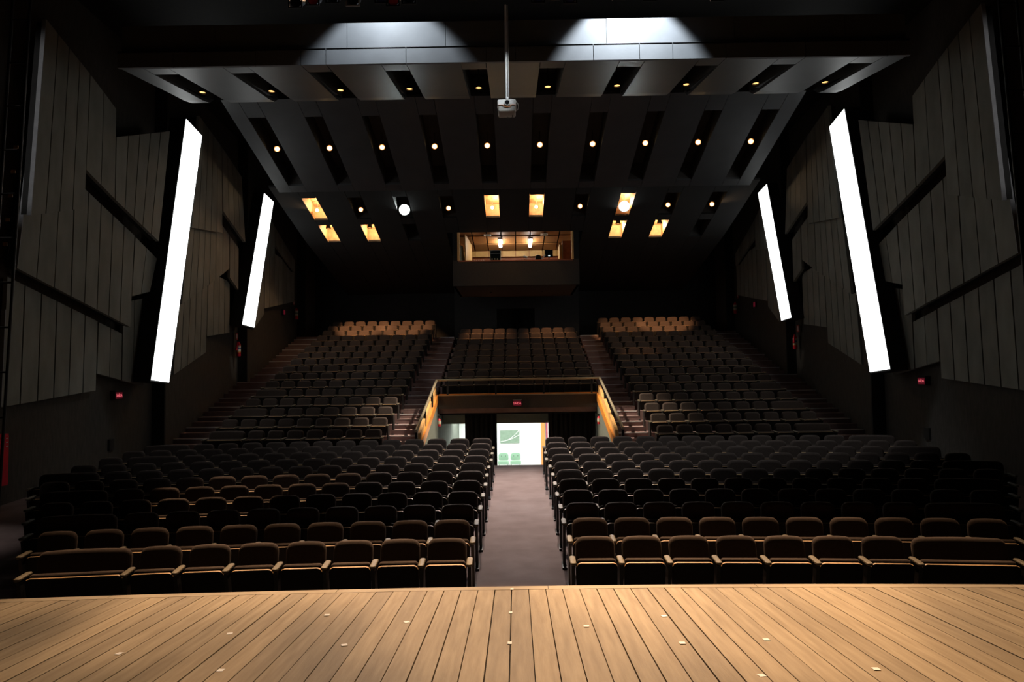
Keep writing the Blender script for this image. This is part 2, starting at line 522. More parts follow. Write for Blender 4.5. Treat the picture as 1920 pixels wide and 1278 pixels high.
# ---- walls: three saw-tooth segments on each side
for sd, nm in ((-1, 'left'), (1, 'right')):
    b = MB()
    pts = [(10.62, 13.4), (10.62, 14.0), (10.80, 21.0), (10.45, 21.05), (10.72, 27.25), (10.38, 27.3), (10.58, 34.2), (10.2, 34.25), (10.3, 36.6)]
    for (xa, ya), (xb, yb) in zip(pts[:-1], pts[1:]):
        b.hexa([(sd * xa, ya, -3.0), (sd * xb, yb, -3.0), (sd * (xb + 0.3), yb, -3.0), (sd * (xa + 0.3), ya, -3.0),
                (sd * xa, ya, 9.4), (sd * xb, yb, 9.4), (sd * (xb + 0.3), yb, 9.4), (sd * (xa + 0.3), ya, 9.4)])
    wl = tag(b.build('wall_' + nm, [M['wall'], M['black']]), 'dark saw-toothed side wall, ' + nm + ' of the seats', None, None, 'structure')
    # black return faces where a segment steps in
    for ya, xa, xb in ((20.98, 10.42, 10.8), (27.23, 10.36, 10.73), (34.18, 10.18, 10.58)):
        x0, x1 = sorted((sd * xa, sd * xb))
        B(x0, x1, ya - 0.03, ya + 0.05, -3, 9.3).build('return_face', M['black'], wl)
tag(B(-11, 11, 36.3, 36.5, 0, 9.4).build('wall_back', M['black']), 'dark rear wall behind the last rows', None, None, 'structure')
wc = MB().box(-2.9, -0.9, 33.5, 33.7, 1.0, 4.4).box(0.9, 3.0, 33.5, 33.7, 1.0, 4.4).box(-0.9, 0.9, 33.5, 33.7, 3.2, 4.4)
tag(wc.build('wall_centre', M['black']), 'black wall under the control booth', None, None, 'structure')
tag(B(-12, 12, -4, 37, 9.4, 9.6).build('ceiling', M['black']), 'black upper ceiling hidden above the canopies', None, None, 'structure')

# ---- ceiling canopies
SLX = [(-4.5 + i) * 1.65 for i in range(10)]
HW = 0.26


def canopy(name, label, prof, x_out, holes, m_, th=0.07, gap=0.006, short=(None, ())):
    """Boards between ten slots. prof: (y, z) line; holes: list of (column set, y0, y1)."""
    p = thing(name, label, None, (0, prof[0][0], prof[0][1]), None, 'structure')

    def zat(y):
        for (ya, za), (yb, zb) in zip(prof[:-1], prof[1:]):
            if ya - 1e-6 <= y <= yb + 1e-6:
                return za + (zb - za) * (y - ya) / (yb - ya)
        return prof[-1][1]

    def strip(x0, x1, y0, y1, nm):
        ys = sorted({y0, y1} | {y for y, _ in prof if y0 < y < y1})
        bb = MB()
        vs_, fs = [], []
        for y in ys:
            z = zat(y)
            vs_ += [(x0 + gap, y, z), (x1 - gap, y, z), (x1 - gap, y, z + th), (x0 + gap, y, z + th)]
        k = len(ys)
        for i in range(k - 1):
            for j in range(4):
                a, c = 4 * i + j, 4 * i + (j + 1) % 4
                fs.append((a, c, c + 4, a + 4))
        fs += [(3, 2, 1, 0), (4 * k - 4, 4 * k - 3, 4 * k - 2, 4 * k - 1)]
        bb.add(vs_, fs)
        return bb.build(nm, m_, p)
    ya, yb = prof[0][0], prof[-1][0]
    ex = [-x_out] + sum(([x - HW, x + HW] for x in SLX), []) + [x_out]
    for i in range(0, len(ex), 2):
        strip(ex[i], ex[i + 1], ya, short[0] if i // 2 in (4, 5, 6) and short[0] else yb, 'ceiling_board')
    for ci, x in enumerate(SLX):
        hs = [(h0, h1) for cols, h0, h1 in holes if ci in cols]
        y = ya
        for h0, h1 in sorted(hs):
            if h0 > y:
                strip(x - HW, x + HW, y, h0, 'slot_cover')
            y = h1
        yb_ = short[0] if ci in short[1] else yb
        if y < yb_:
            strip(x - HW, x + HW, y, yb_, 'slot_cover')
    return p, zat


ALL = set(range(10))
P1, z1at = canopy('ceiling_canopy', 'front dark canopy over the stage edge, ten slots, bright fascia',
                  [(14.32, 6.475), (15.5, 6.66), (16.5, 6.82), (17.2, 6.925), (17.6, 7.02), (17.95, 7.25)], 8.15,
                  [(ALL, 14.86, 17.85)], M['canopy'])
P2, z2at = canopy('ceiling_canopy', 'middle dark canopy with ten lit slots, behind the front canopy',
                  [(18.4, 8.05), (20.1, 7.59), (24.25, 6.47)], 8.15, [(ALL, 20.15, 23.85)], M['canopy'])
P3, z3at = canopy('ceiling_canopy', 'black rear ceiling with lamp slots above the booth',
                  [(24.5, 6.72), (26.4, 6.25), (28.9, 5.65), (36.3, 4.3)], 8.6,
                  [(ALL, 25.3, 27.0), ({0, 1, 2, 7, 8, 9}, 27.45, 29.0)], M['ceilback'], short=(28.28, (3, 4, 5, 6)))
# fascia of the front canopy: lower band and the set-back upper band, each of separate boards
fx = [-8.15, -7.0, -5.3, -4.37, -3.85, -2.2, -0.55, 0.05, 1.65, 2.6, 3.28, 4.37, 6.0, 7.68, 8.15]
for a, c in zip(fx[:-1], fx[1:]):
    B(a + 0.006, c - 0.006, 14.26, 14.33, 6.45, 6.80 + random.uniform(-0.004, 0.004)).build('fascia_board', M['fascia'], P1)
fx = [-8.15, -6.2, -3.45, -1.4, 1.95, 4.6, 6.9, 8.15]
for a, c in zip(fx[:-1], fx[1:]):
    B(a + 0.005, c - 0.005, 14.42, 14.48, 6.78, 7.40 + random.uniform(-0.004, 0.004)).build('fascia_board', M['fascia'], P1)
B(-8.15, 8.15, 14.26, 14.5, 6.76, 6.79).build('ledge', M['fascia'], P1)
# slot liners (black troughs over each slot, lamplight painted in as tan where a lamp glows)
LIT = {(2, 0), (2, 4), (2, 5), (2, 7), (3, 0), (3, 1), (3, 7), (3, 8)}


def liner(par, zat, ci, y0, y1, hgt, lit):
    x = SLX[ci]
    bb = MB()
    t = 0.02
    y0 -= 0.01
    y1 += 0.01
    za, zb = zat(y0) + 0.02, zat(y1) + 0.02
    for sx in (-1, 1):
        xa, xb = sorted((x + sx * (HW + 0.004), x + sx * (HW + 0.004 + t)))
        bb.hexa([(xa, y0, za), (xb, y0, za), (xb, y1, zb), (xa, y1, zb), (xa, y0, za + hgt), (xb, y0, za + hgt), (xb, y1, zb + hgt), (xa, y1, zb + hgt)])
    bb.box(x - HW - t, x + HW + t, y0 - t, y0, za, za + hgt)
    bb.box(x - HW - t, x + HW + t, y1, y1 + t, zb, zb + hgt)
    bb.hexa([(x - HW - t, y0, za + hgt), (x + HW + t, y0, za + hgt), (x + HW + t, y1, zb + hgt), (x - HW - t, y1, zb + hgt),
             (x - HW - t, y0, za + hgt + t), (x + HW + t, y0, za + hgt + t), (x + HW + t, y1, zb + hgt + t), (x - HW - t, y1, zb + hgt + t)])
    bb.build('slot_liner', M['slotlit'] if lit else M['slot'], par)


for ci in range(10):
    liner(P1, z1at, ci, 14.86, 17.85, 0.55, False)
    liner(P2, z2at, ci, 20.15, 23.85, 0.6, False)
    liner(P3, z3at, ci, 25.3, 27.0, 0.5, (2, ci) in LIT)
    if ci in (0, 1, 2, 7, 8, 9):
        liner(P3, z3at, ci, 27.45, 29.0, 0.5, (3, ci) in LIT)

# ---- side wall acoustic panels (zones: bottom line, top line, number of boards)
ZA1 = [((14.46, 3.46), (16.27, 4.05), (14.82, 7.79), (16.39, 7.28), 4),
       ((16.3, 4.96), (17.5, 4.57), (16.41, 7.27), (17.51, 6.86), 2),
       ((17.52, 4.56), (19.71, 3.92), (17.53, 6.15), (20.29, 7.27), 5)]
ZA2 = [((14.44, 2.36), (16.2, 1.99), (14.69, 4.26), (16.28, 4.80), 3),
       ((16.22, 1.985), (18.74, 1.45), (16.30, 4.72), (18.90, 3.92), 5),
       ((18.8, 2.28), (19.73, 2.51), (18.93, 3.90), (20.1, 3.5), 2)]
ZA3 = [((14.41, -0.48), (17.66, -0.2), (14.5, 2.2), (17.7, 1.52), 6),
       ((17.69, 0.22), (18.78, 0.05), (17.73, 1.5), (18.8, 1.28), 2),
       ((18.82, 0.04), (19.92, -0.12), (18.84, 2.12), (19.95, 2.36), 2)]
ZB1 = [((21.72, 4.74), (24.02, 5.04), (22.16, 8.43), (23.92, 7.99), 5),
       ((24.07, 5.8), (26.08, 5.1), (23.95, 7.98), (25.69, 7.45), 4)]
ZB2 = [((21.57, 2.35), (24.0, 3.42), (22.04, 5.24), (24.0, 5.5), 5),
       ((24.02, 3.43), (25.15, 3.99), (24.02, 5.58), (25.15, 5.18), 2),
       ((25.2, 3.68), (25.99, 3.32), (25.2, 5.16), (26.0, 4.87), 2)]
ZB3 = [((21.5, 0.19), (23.76, 0.96), (21.77, 2.88), (23.86, 3.68), 5),
       ((23.81, 1.49), (25.7, 1.73), (23.89, 3.7), (25.7, 3.58), 4)]
ZC1 = [((28.07, 4.9), (29.62, 5.15), (28.07, 7.19), (29.62, 6.41), 3),
       ((29.67, 5.68), (32.34, 4.9), (29.67, 6.41), (32.34, 5.44), 5)]
ZC2 = [((27.68, 1.98), (28.86, 2.69), (27.68, 5.54), (28.86, 5.44), 2),
       ((28.91, 2.92), (32.82, 3.61), (28.91, 5.44), (32.82, 5.24), 7)]
PAN = [('A', 'top', ZA1, 10.0), ('A', 'middle', ZA2, 10.25), ('A', 'bottom', ZA3, 10.5),
       ('B', 'top', ZB1, 10.0), ('B', 'middle', ZB2, 10.22), ('B', 'bottom', ZB3, 10.42), ('C', 'top', ZC1, 10.1), ('C', 'bottom', ZC2, 10.28)]
WHERE = {'A': 'between the stage and the near {s} light box', 'B': 'between the two {s} light boxes', 'C': 'behind the far {s} light box'}


def lerp(p, q, t):
    return (p[0] + (q[0] - p[0]) * t, p[1] + (q[1] - p[1]) * t)


for sd, nm in ((-1, 'left'), (1, 'right')):
    for grp, lvl, zones, X in PAN:
        z0 = zones[0]
        p = thing('acoustic_panel', '%s charcoal slatted wall panel %s' % (lvl, WHERE[grp].format(s=nm)), 'wall panel',
                  (sd * X, z0[0][0], z0[0][1]), nm + ' wall panels')
        th = 0.09
        for zi, (b0, b1, t0, t1, nb) in enumerate(zones):
            for i in range(nb):
                e = 0.008
                q = [lerp(b0, b1, i / nb + (e / 2 if i else 0)), lerp(b0, b1, (i + 1) / nb - e / 2), lerp(t0, t1, (i + 1) / nb - e / 2), lerp(t0, t1, i / nb + (e / 2 if i else 0))]
                gj = 0.007
                q = [(q[0][0] + gj, q[0][1]), (q[1][0] - gj, q[1][1]), (q[2][0] - gj, q[2][1]), (q[3][0] + gj, q[3][1])]
                # order: near-bottom, far-bottom, far-top, near-top
                inn = [(sd * X, y, z) for y, z in q]
                bb = MB().prism(inn if sd < 0 else inn[::-1], (sd * th, 0, 0))
                bb.build('board', M['board'], p)
            # black backing behind the joints, deepened to put shade under the panels
            q = [(b0[0] + 0.03, b0[1] + 0.03), (b1[0] - 0.03, b1[1] + 0.03), (t1[0] - 0.03, t1[1] - 0.03), (t0[0] + 0.03, t0[1] - 0.03)]
            inn = [(sd * (X + 0.05), y, z) for y, z in q]
            MB().prism(inn if sd < 0 else inn[::-1], (sd * (0.19 if lvl != 'bottom' else 0.08), 0, 0)).build('backing', M['black'], p)
        if grp == 'A':
            (ya, za), (yb, zb) = z0[0], z0[2]
            zb2 = zb if lvl == 'top' else za + 2.0
            yb2 = ya + (yb - ya) * (zb2 - za) / (zb - za)
            q = [(ya - 0.012, za), (ya + 0.009, za), (yb2 + 0.009, zb2), (yb2 - 0.012, zb2)]
            inn = [(sd * X, y, z) for y, z in q]
            MB().prism(inn if sd < 0 else inn[::-1], (sd * th, 0, 0)).build('edge_strip', M['edge'], p)  # pale strip paints stage light onto the near panel edge
            if lvl != 'bottom':
                f0 = 0.06 if lvl == 'top' else 0.10
                f1 = 0.21 if lvl == 'top' else 0.34
                ba, bt = lerp(z0[0], z0[2], f0), lerp(z0[0], z0[2], f1)
                q = [(ba[0] + 0.03, ba[1]), (ba[0] + 0.2, ba[1]), (bt[0] + 0.2, bt[1]), (bt[0] + 0.03, bt[1])]
                inn = [(sd * (X + th + 0.003), y, z) for y, z in q]
                MB().prism(inn if sd < 0 else inn[::-1], (sd * 0.155, 0, 0)).build('mounting_block', M['edge'], p)

# ---- tall luminous boxes
BOX = [(-1, 'near left', 'beside the lowest seats', (19.28, .03), (20.26, -.04), (21.20, 7.97), (22.27, 7.82)),
       (-1, 'far left', 'above the fire extinguisher', (25.71, 2.02), (26.87, 1.99), (27.92, 7.43), (28.98, 7.35)),
       (1, 'near right', 'beside the lowest seats', (19.02, .04), (20.08, -.04), (21.03, 7.89), (22.03, 7.70)),
       (1, 'far right', 'above the fire extinguisher', (25.65, 1.97), (26.58, 1.93), (27.66, 7.41), (28.66, 7.31))]
for sd, nm, wh, bn, bf, tn, tf in BOX:
    p = thing('light_box', 'tall leaning white luminous light box, %s side wall, %s' % (nm, wh), 'light', (sd * 9.97, bn[0], bn[1]), 'leaning light boxes')
    q = [(bn[0] - 0.03, bn[1] - 0.03), (bf[0] + 0.03, bf[1] - 0.03), (tf[0] + 0.03, tf[1] + 0.03), (tn[0] - 0.03, tn[1] + 0.03)]
    inn = [(sd * 9.97, y, z) for y, z in q]
    MB().prism(inn if sd < 0 else inn[::-1], (sd * 0.46, 0, 0)).build('housing', M['black'], p)
    n = 5 if bn[1] < 1 else 4
    for i in range(n):
        e = 0.0012
        a0, a1 = lerp(bn, tn, i / n + e), lerp(bn, tn, (i + 1) / n - e)
        c0, c1 = lerp(bf, tf, i / n + e), lerp(bf, tf, (i + 1) / n - e)
        inn = [(sd * 9.95, y, z) for y, z in (a0, c0, c1, a1)]
        MB().prism(inn if sd < 0 else inn[::-1], (sd * 0.018, 0, 0)).build('diffuser', M['diffuser'], p)

# ================================================================== SEATS


def seat_parts(width, sd, both):
    """Local meshes of a folded tip-up seat facing -Y; width = number of places; sd = side of its own armrest."""
    wx = S * width
    bw = wx - 0.088
    parts = []
    m_ = Matrix.Translation((0, -0.085, 0.40)) @ Matrix.Rotation(R(-11), 4, 'X')
    parts.append(('backrest', MB().slab(bw, 0.462, 0.095, 0.085, 0.03, 0.045, m_, crown=0.016), [M['fabric']]))
    m_ = Matrix.Translation((0, -0.150, 0.40)) @ Matrix.Rotation(R(14), 4, 'X')
    parts.append(('seat_cushion', MB().slab(bw - 0.01, 0.258, 0.075, 0.04, 0.03, 0.032, m_), [M['fabric']]))
    pb = MB()
    m_ = Matrix.Translation((0, -0.205, 0.335)) @ Matrix.Rotation(R(15), 4, 'X')
    hw, hh, t = (bw + 0.004) / 2, 0.302, 0.024
    r = 0.05
    out = [(-hw, 0), (hw, 0), (hw, hh - r), (hw - 0.015, hh - 0.015), (hw - r, hh), (-hw + r, hh), (-hw + 0.015, hh - 0.015), (-hw, hh - r)]
    fr = [m_ @ Vector((x, -t, z)) for x, z in out]
    bk = [m_ @ Vector((x, 0, z)) for x, z in out]
    k = len(out)
    pb.add(fr + bk, [tuple(range(k)), tuple(range(2 * k - 1, k - 1, -1))], 0)
    pb.add(fr + bk, [(i, k + i, k + (i + 1) % k, (i + 1) % k) for i in range(k) if i not in (7, 0, 1)], 1)
    pb.add(fr + bk, [(i, k + i, k + (i + 1) % k, (i + 1) % k) for i in (7, 0, 1)], 0)
    parts.append(('seat_pan', pb, [M['pan'], M['woodedge']]))
    for s_ in ((sd, -sd) if both else (sd,)):
        x = s_ * (wx / 2 - 0.0)
        m_ = Matrix.Translation((x, -0.40, 0.645)) @ Matrix.Rotation(R(-90), 4, 'X') @ Matrix.Rotation(R(4), 4, 'X')
        m_ = Matrix.Translation((x, -0.395, 0.632)) @ Matrix(((1, 0, 0, 0), (0, 0, 1, 0), (0, -1, 0.05, 0), (0, 0, 0, 1)))
        parts.append(('armrest', MB().slab(0.072, 0.30, 0.032, 0.033, 0.033, 0.012, m_, nc=4), [M['armwood']]))
        ab = MB()
        hx = 0.02
        pr = [(-0.35, 0.60), (-0.10, 0.62), (-0.02, 0.46), (-0.06, 0.04), (-0.02, 0.0), (-0.30, 0.0), (-0.24, 0.05), (-0.31, 0.42)]
        ab.prism([(x - hx, y, z) for y, z in pr], (2 * hx, 0, 0))
        ab.box(x - 0.035, x + 0.035, -0.34, 0.02, -0.06, 0.012)
        parts.append(('arm_support', ab, [M['frame']]))
    return parts


PROTO = {}


def seat_meshes(width, sd, both):
    key = (width, sd, both)
    if key not in PROTO:
        PROTO[key] = [(n, mb.mesh(n, mats)) for n, mb, mats in seat_parts(*key)]
    return PROTO[key]


FIRST = {}


def place_seat(width, sd, both, loc, rz, label, group, name, cat):
    key = (width, sd, both)
    if key not in FIRST:
        root = thing(name, label, cat, loc, group)
        kids = []
        for n, me in seat_meshes(*key):
            o = bpy.data.objects.new(n, me)
            COL.objects.link(o)
            o.parent = root
            kids.append(o)
        FIRST[key] = (root, kids)
    else:
        src, skids = FIRST[key]
        root = src.copy()
        COL.objects.link(root)
        root['label'] = label
        root['group'] = group
        for c in skids:
            d = c.copy()
            COL.objects.link(d)
            d.parent = root
    root.location = loc
    root.rotation_euler = (0, 0, rz)
    return root


# lower block: (singles, bench?, seats beyond the bench)
ROWS_L = [(7, 1, 0), (10, 0, 0), (9, 1, 0), (12, 0, 0), (11, 1, 0), (14, 0, 0), (13, 1, 0), (15, 0, 0), (12, 1, 1), (15, 0, 0), (13, 1, 0)]
ROWS_R = [(7, 1, 0), (10, 0, 0), (9, 1, 0), (12, 0, 0), (11, 1, 0), (14, 0, 0), (13, 1, 0), (15, 0, 0), (13, 1, 0), (15, 0, 0), (13, 1, 0)]
A0 = {-1: [0.906, 0.923, 0.924, 0.914, 0.913, 0.91, 0.921, 0.915, 0.90, 0.905, 0.908],
      1: [0.885, 0.92, 0.905, 0.918, 0.918, 0.932, 0.94, 0.932, 0.895, 0.913, 0.915]}
for sd, rows, sn in ((-1, ROWS_L, 'left'), (1, ROWS_R, 'right')):
    for k, (n1, bench, extra) in enumerate(rows):
        rk = LR + LP * k
        grp = 'lower seats %s of the centre aisle' % sn
        rown = 'front row' if k == 0 else ('%s lower row' % ORD[k + 1] if k < 10 else 'last lower row')
        items = [(i, 1) for i in range(n1)]
        if bench:
            items.append((n1 + 0.5, 2))
        items += [(n1 + 2 + i, 1) for i in range(extra)]
        for q, (i, wd) in enumerate(items):
            arc = A0[sd][k] + S * i
            th = arc / rk
            x, y = sd * rk * math.sin(th), LY + LP * k - rk * (1 - math.cos(th))
            if wd == 1:
                lab = 'folded brown seat, %s from the aisle, %s, %s of aisle' % (ORD[q + 1], rown, sn)
                if q == 0:
                    lab = 'folded brown seat beside the centre aisle, %s, %s of aisle' % (rown, sn)
                place_seat(1, sd, q == 0, (x, y, low_z(k)), -sd * th, lab, grp, 'theatre_seat', 'seat')
            else:
                lab = 'double-width folded brown seat near the wall end, %s, %s of aisle' % (rown, sn)
                place_seat(2, sd, False, (x, y, low_z(k)), -sd * th, lab, 'double-width seats', 'double_seat', 'double seat')

# raised blocks: the two nearest rows one by one, the rest as one mass
STUFF = []
for sd, sn, a0 in ((-1, 'left', 4.152), (1, 'right', 4.218)):
    for k in range(16):
        bench = k in (0, 2, 4)
        n1 = 7 if bench else 9
        items = [(i, 1) for i in range(n1)] + ([(7.5, 2)] if bench else [])
        for q, (i, wd) in enumerate(items):
            loc = (sd * (a0 + S * i), UY + UP * k, tier_z(k))
            if k < 2:
                rown = 'bottom row' if k == 0 else 'second row'
                if wd == 1:
                    lab = 'folded dark seat, %s from the inner stairs, %s of raised %s block' % (ORD[q + 1], rown, sn)
                    place_seat(1, sd, q == 0, loc, 0, lab, 'raised seats ' + sn + ' of the tunnel', 'theatre_seat', 'seat')
                else:
                    lab = 'double-width dark seat beside outer stairs, bottom row of raised %s block' % sn
                    place_seat(2, sd, False, loc, 0, lab, 'double-width seats', 'double_seat', 'double seat')
            else:
                STUFF.append((wd, sd, q == 0, loc))
for k in range(5, 14):
    for i in range(10):
        STUFF.append((1, 1, i == 0, (0.075 + 0.5307 * (i - 4.5), UY + UP * k, tier_z(k))))
acc = {}
smat = [M['fabric'], M['pan'], M['woodedge'], M['armwood'], M['frame']]
bb = MB()
PC = {}
for wd, sd, both, (lx, ly, lz) in STUFF:
    key = (wd, sd, both)
    if key not in PC:
        PC[key] = [(mb, [smat.index(m_) for m_ in mats]) for _, mb, mats in seat_parts(*key)]
    for mb, ix in PC[key]:
        n = len(bb.v)
        bb.v += [(a + lx, c + ly, d + lz) for a, c, d in mb.v]
        bb.f += [tuple(i + n for i in f) for f in mb.f]
        bb.mi += [ix[i] for i in mb.mi]
        bb.sm += mb.sm
tag(bb.build('raised_seating', smat), 'rows of folded brown seats filling the upper tiers below the booth', 'seats', None, 'stuff')

# ================================================================== TUNNEL (VOMITORY)
for sd, nm in ((-1, 'left'), (1, 'right')):
    # side wall under the stairs with sloping top
    xw = sd * 2.72
    zt = lambda y: -0.60 + (y - 24.2) * 0.296
    pts = [(xw, 19.9, -4.0), (xw, 33.4, -4.6), (xw, 33.4, -1.2), (xw, 24.4, -0.75), (xw, 24.2, zt(24.2) - 0.05), (xw, 19.9, zt(19.9) - 0.05)]
    b = MB().prism(pts if sd > 0 else pts[::-1], (sd * 0.16, 0, 0))
    tag(b.build('wall_tunnel_' + nm, M['tunnelwall']), 'grey green tunnel side wall below the %s parapet' % nm, None, None, 'structure')
    p = thing('stair_parapet', 'sloping orange wooden parapet with sawtooth facing, %s side of tunnel' % nm, 'parapet', (xw, 19.9, zt(19.9)), 'orange parapets')
    pts = [(xw - sd * 0.025, 19.85, zt(19.85) - 0.26), (xw - sd * 0.025, 24.22, zt(24.22) - 0.26), (xw - sd * 0.025, 24.22, zt(24.22) + 0.015), (xw - sd * 0.025, 19.85, zt(19.85) + 0.015)]
    MB().prism(pts if sd > 0 else pts[::-1], (sd * 0.13, 0, 0)).build('capping', M['orange'], p)
    # sawtooth facing above each pair of steps
    for i in range(3):
        y0 = 20.05 + i * 1.42
        y1 = y0 + 1.36
        pts = [(xw + sd * 0.03, y0, zt(y0)), (xw + sd * 0.03, y1, zt(y1)), (xw + sd * 0.03, y1 - 0.1, zt(y1) + 0.24), (xw + sd * 0.03, y0 + 0.12, zt(y0) + 0.26)]
        MB().prism(pts if sd > 0 else pts[::-1], (sd * 0.09, 0, 0)).build('facing_board', M['palewood'], p)

# handrail: level run over the header and two sloping runs
hr = thing('handrail', 'brass handrail on black posts around the tunnel opening', 'handrail', (0, 24.0, -0.62))
zr = -0.10
xl, xr_ = -2.72, 2.80
yl = 24.02
MB().path([(xl, yl, zr), (xr_, yl, zr)], 0.038, 10).build('level_rail', M['rail'], hr)
for xx in (xl, xr_):
    MB().path([(xx, yl, zr), (xx * 1.03, 19.55, zr - 1.37)], 0.042, 10).build('sloping_rail', M['rail'], hr)
for xx in (-2.35, -0.72, 0.90, 2.52):
    B(xx - 0.03, xx + 0.03, yl - 0.015, yl + 0.015, -0.60, zr).build('post', M['post'], hr)
for xx in (xl, xr_):
    for t in (0.26, 0.62, 0.985):
        y = yl + (19.55 - yl) * t
        zt_ = zr - 1.37 * t
        x_ = xx * (1 + 0.03 * t)
        B(x_ - 0.035, x_ + 0.035, y - 0.03, y + 0.03, zt_ - 0.50, zt_ - 0.02).build('post', M['post'], hr)

hd = thing('wall_header', 'dark beam across the top of the tunnel with orange sill', None, (0, 24.2, -1.07), None, 'structure')
B(-2.70, 2.80, 24.2, 24.42, -1.075, -0.64).build('beam', M['header'], hd)
B(-2.70, 2.80, 24.16, 24.42, -0.64, -0.605).build('sill_moulding', M['metalgrey'], hd)
B(-2.66, 2.76, 24.10, 24.42, -0.605, -0.575).build('sill_board', M['orange'], hd)
tag(B(-2.7, 2.78, 24.42, 33.5, -1.09, -1.0).build('ceiling_tunnel', M['black']), 'black tunnel ceiling', None, None, 'structure')


def curtain(name, label, x0, x1, y, z0, z1):
    bb = MB()
    n = int((x1 - x0) / 0.022)
    vs_, fs = [], []
    for i in range(n + 1):
        x = x0 + (x1 - x0) * i / n
        yy = y + 0.045 * math.sin(x * 2 * math.pi / 0.17) + 0.02 * math.sin(x * 23.0)
        vs_ += [(x, yy, z0), (x, yy, z1), (x, yy + 0.012, z0), (x, yy + 0.012, z1)]
    for i in range(n):
        a = 4 * i
        fs += [(a, a + 4, a + 5, a + 1), (a + 2, a + 3, a + 7, a + 6), (a + 1, a + 5, a + 7, a + 3), (a, a + 2, a + 6, a + 4)]
    fs += [(0, 1, 3, 2), (4 * n, 4 * n + 2, 4 * n + 3, 4 * n + 1)]
    bb.add(vs_, fs, 0, True)
    tag(bb.build(name, M['curtain']), label, 'curtain', 'tunnel curtains')


curtain('curtain', 'black drawn curtain between the two tunnel openings', -1.83, -0.72, 24.75, -3.4, -1.09)
curtain('curtain', 'wide black curtain right of the tunnel doorway', 1.07, 2.70, 24.75, -3.4, -1.09)
tag(B(-2.70, 2.78, 24.6, 24.66, -1.3, -1.09).build('curtain_pelmet', M['curtain']), 'black pelmet strip above the tunnel curtains', 'pelmet')
# door frame lintel behind the curtains, foyer beyond
tag(B(-2.70, 2.78, 25.9, 26.1, -1.70, -1.36).build('beam_foyer', M['greenwall']), 'pale green lintel over the tunnel doorway', None, None, 'structure')
tag(B(-6, 6, 33.3, 33.5, -4.6, -1.4).build('wall_foyer', M['white']), 'white far wall of the foyer', None, None, 'structure')
tag(B(-6, 6, 29.2, 33.5, -1.70, -1.6).build('ceiling_foyer', M['white']), 'white foyer ceiling', None, None, 'structure')
p = thing('wall_board', 'pale green rectangular board with white streaks on foyer wall', 'board', (-0.35, 33.28, -3.1))
B(-0.80, 0.09, 33.25, 33.29, -3.10, -2.52).build('panel', M['greenglass'], p)
for y0, y1 in ((0.05, 0.30), (-0.02, 0.52)):
    pts = [(-0.78 + 0.86 * t, 33.245, -3.03 + y0 * t + (y1 - y0) * t * t) for t in [i / 8 for i in range(9)]]
    MB().path(pts, 0.012, 6).build('streak', M['white'], p)
tag(B(-3.1, -2.98, 33.25, 33.29, -2.95, -2.53).build('wall_board', M['greenglass']), 'edge of second pale green board seen through left opening', 'board')
tag(B(1.10, 1.27, 33.10, 33.3, -4.4, -1.7).build('painted_post', M['foyerorange']), 'orange painted post inside the bright foyer', 'post')
tag(B(1.34, 1.40, 33.10, 33.3, -4.4, -1.7).build('painted_post', M['foyerpink']), 'thin crimson post inside the bright foyer', 'post')
for cx, lab in ((-0.655, 'pale green plastic chair in the foyer, nearer the curtain'), (-0.095, 'pale green plastic chair in the foyer, nearer the orange post')):
    p = thing('foyer_chair', lab, 'chair', (cx, 32.6, -4.4), 'foyer chairs')
    m_ = Matrix.Translation((cx, 32.78, -3.84)) @ Matrix.Rotation(R(-10), 4, 'X')
    bk = MB().slab(0.46, 0.32, 0.03, 0.12, 0.06, 0.012, m_, crown=0.01).build('backrest', M['greenchair'], p)
    for s_ in (-1, 1):
        MB().tube((cx + s_ * 0.095, 32.69, -3.64), (cx + s_ * 0.095, 32.74, -3.64), 0.026, n=10).build('grip_hole', M['dkgreen'], bk)
    MB().box(cx - 0.24, cx + 0.24, 32.34, 32.76, -3.98, -3.85).build('seat', M['greenchair'], p)
    for s_ in (-1, 1):
        for yy in (32.4, 32.7):
            MB().tube((cx + s_ * 0.2, yy, -4.4), (cx + s_ * 0.19, yy, -3.97), 0.014, n=8).build('leg', M['metalgrey'], p)

# ---- exit sign over the tunnel
p = thing('exit_sign', 'small lit red exit sign centred on the tunnel header', 'exit sign', (0, 24.15, -0.93))
B(-0.16, 0.16, 24.08, 24.19, -1.02, -0.80).build('housing', M['can'], p)
B(-0.15, 0.15, 24.06, 24.10, -0.815, -0.79).build('hood', M['metalgrey'], p)
B(-0.135, 0.135, 24.07, 24.085, -1.0, -0.83).build('face', M['exitred'], p)


def text(name, body, size, loc, rot, m_, parent, ext=0.002):
    cu = bpy.data.curves.new(name, 'FONT')
    cu.body = body
    cu.size = size
    cu.align_x = 'CENTER'
    cu.align_y = 'CENTER'
    cu.extrude = ext
    cu.materials.append(m_)
    t_ = bpy.data.objects.new('text_source', cu)
    COL.objects.link(t_)
    me = bpy.data.meshes.new_from_object(t_.evaluated_get(bpy.context.evaluated_depsgraph_get()))
    bpy.data.objects.remove(t_)
    if not me.materials:
        me.materials.append(m_)
    o = bpy.data.objects.new(name, me)
    COL.objects.link(o)
    o.parent = parent
    off = ORIG[parent.name]
    o.location = (loc[0] - off[0], loc[1] - off[1], loc[2] - off[2])
    o.rotation_euler = rot
    return o


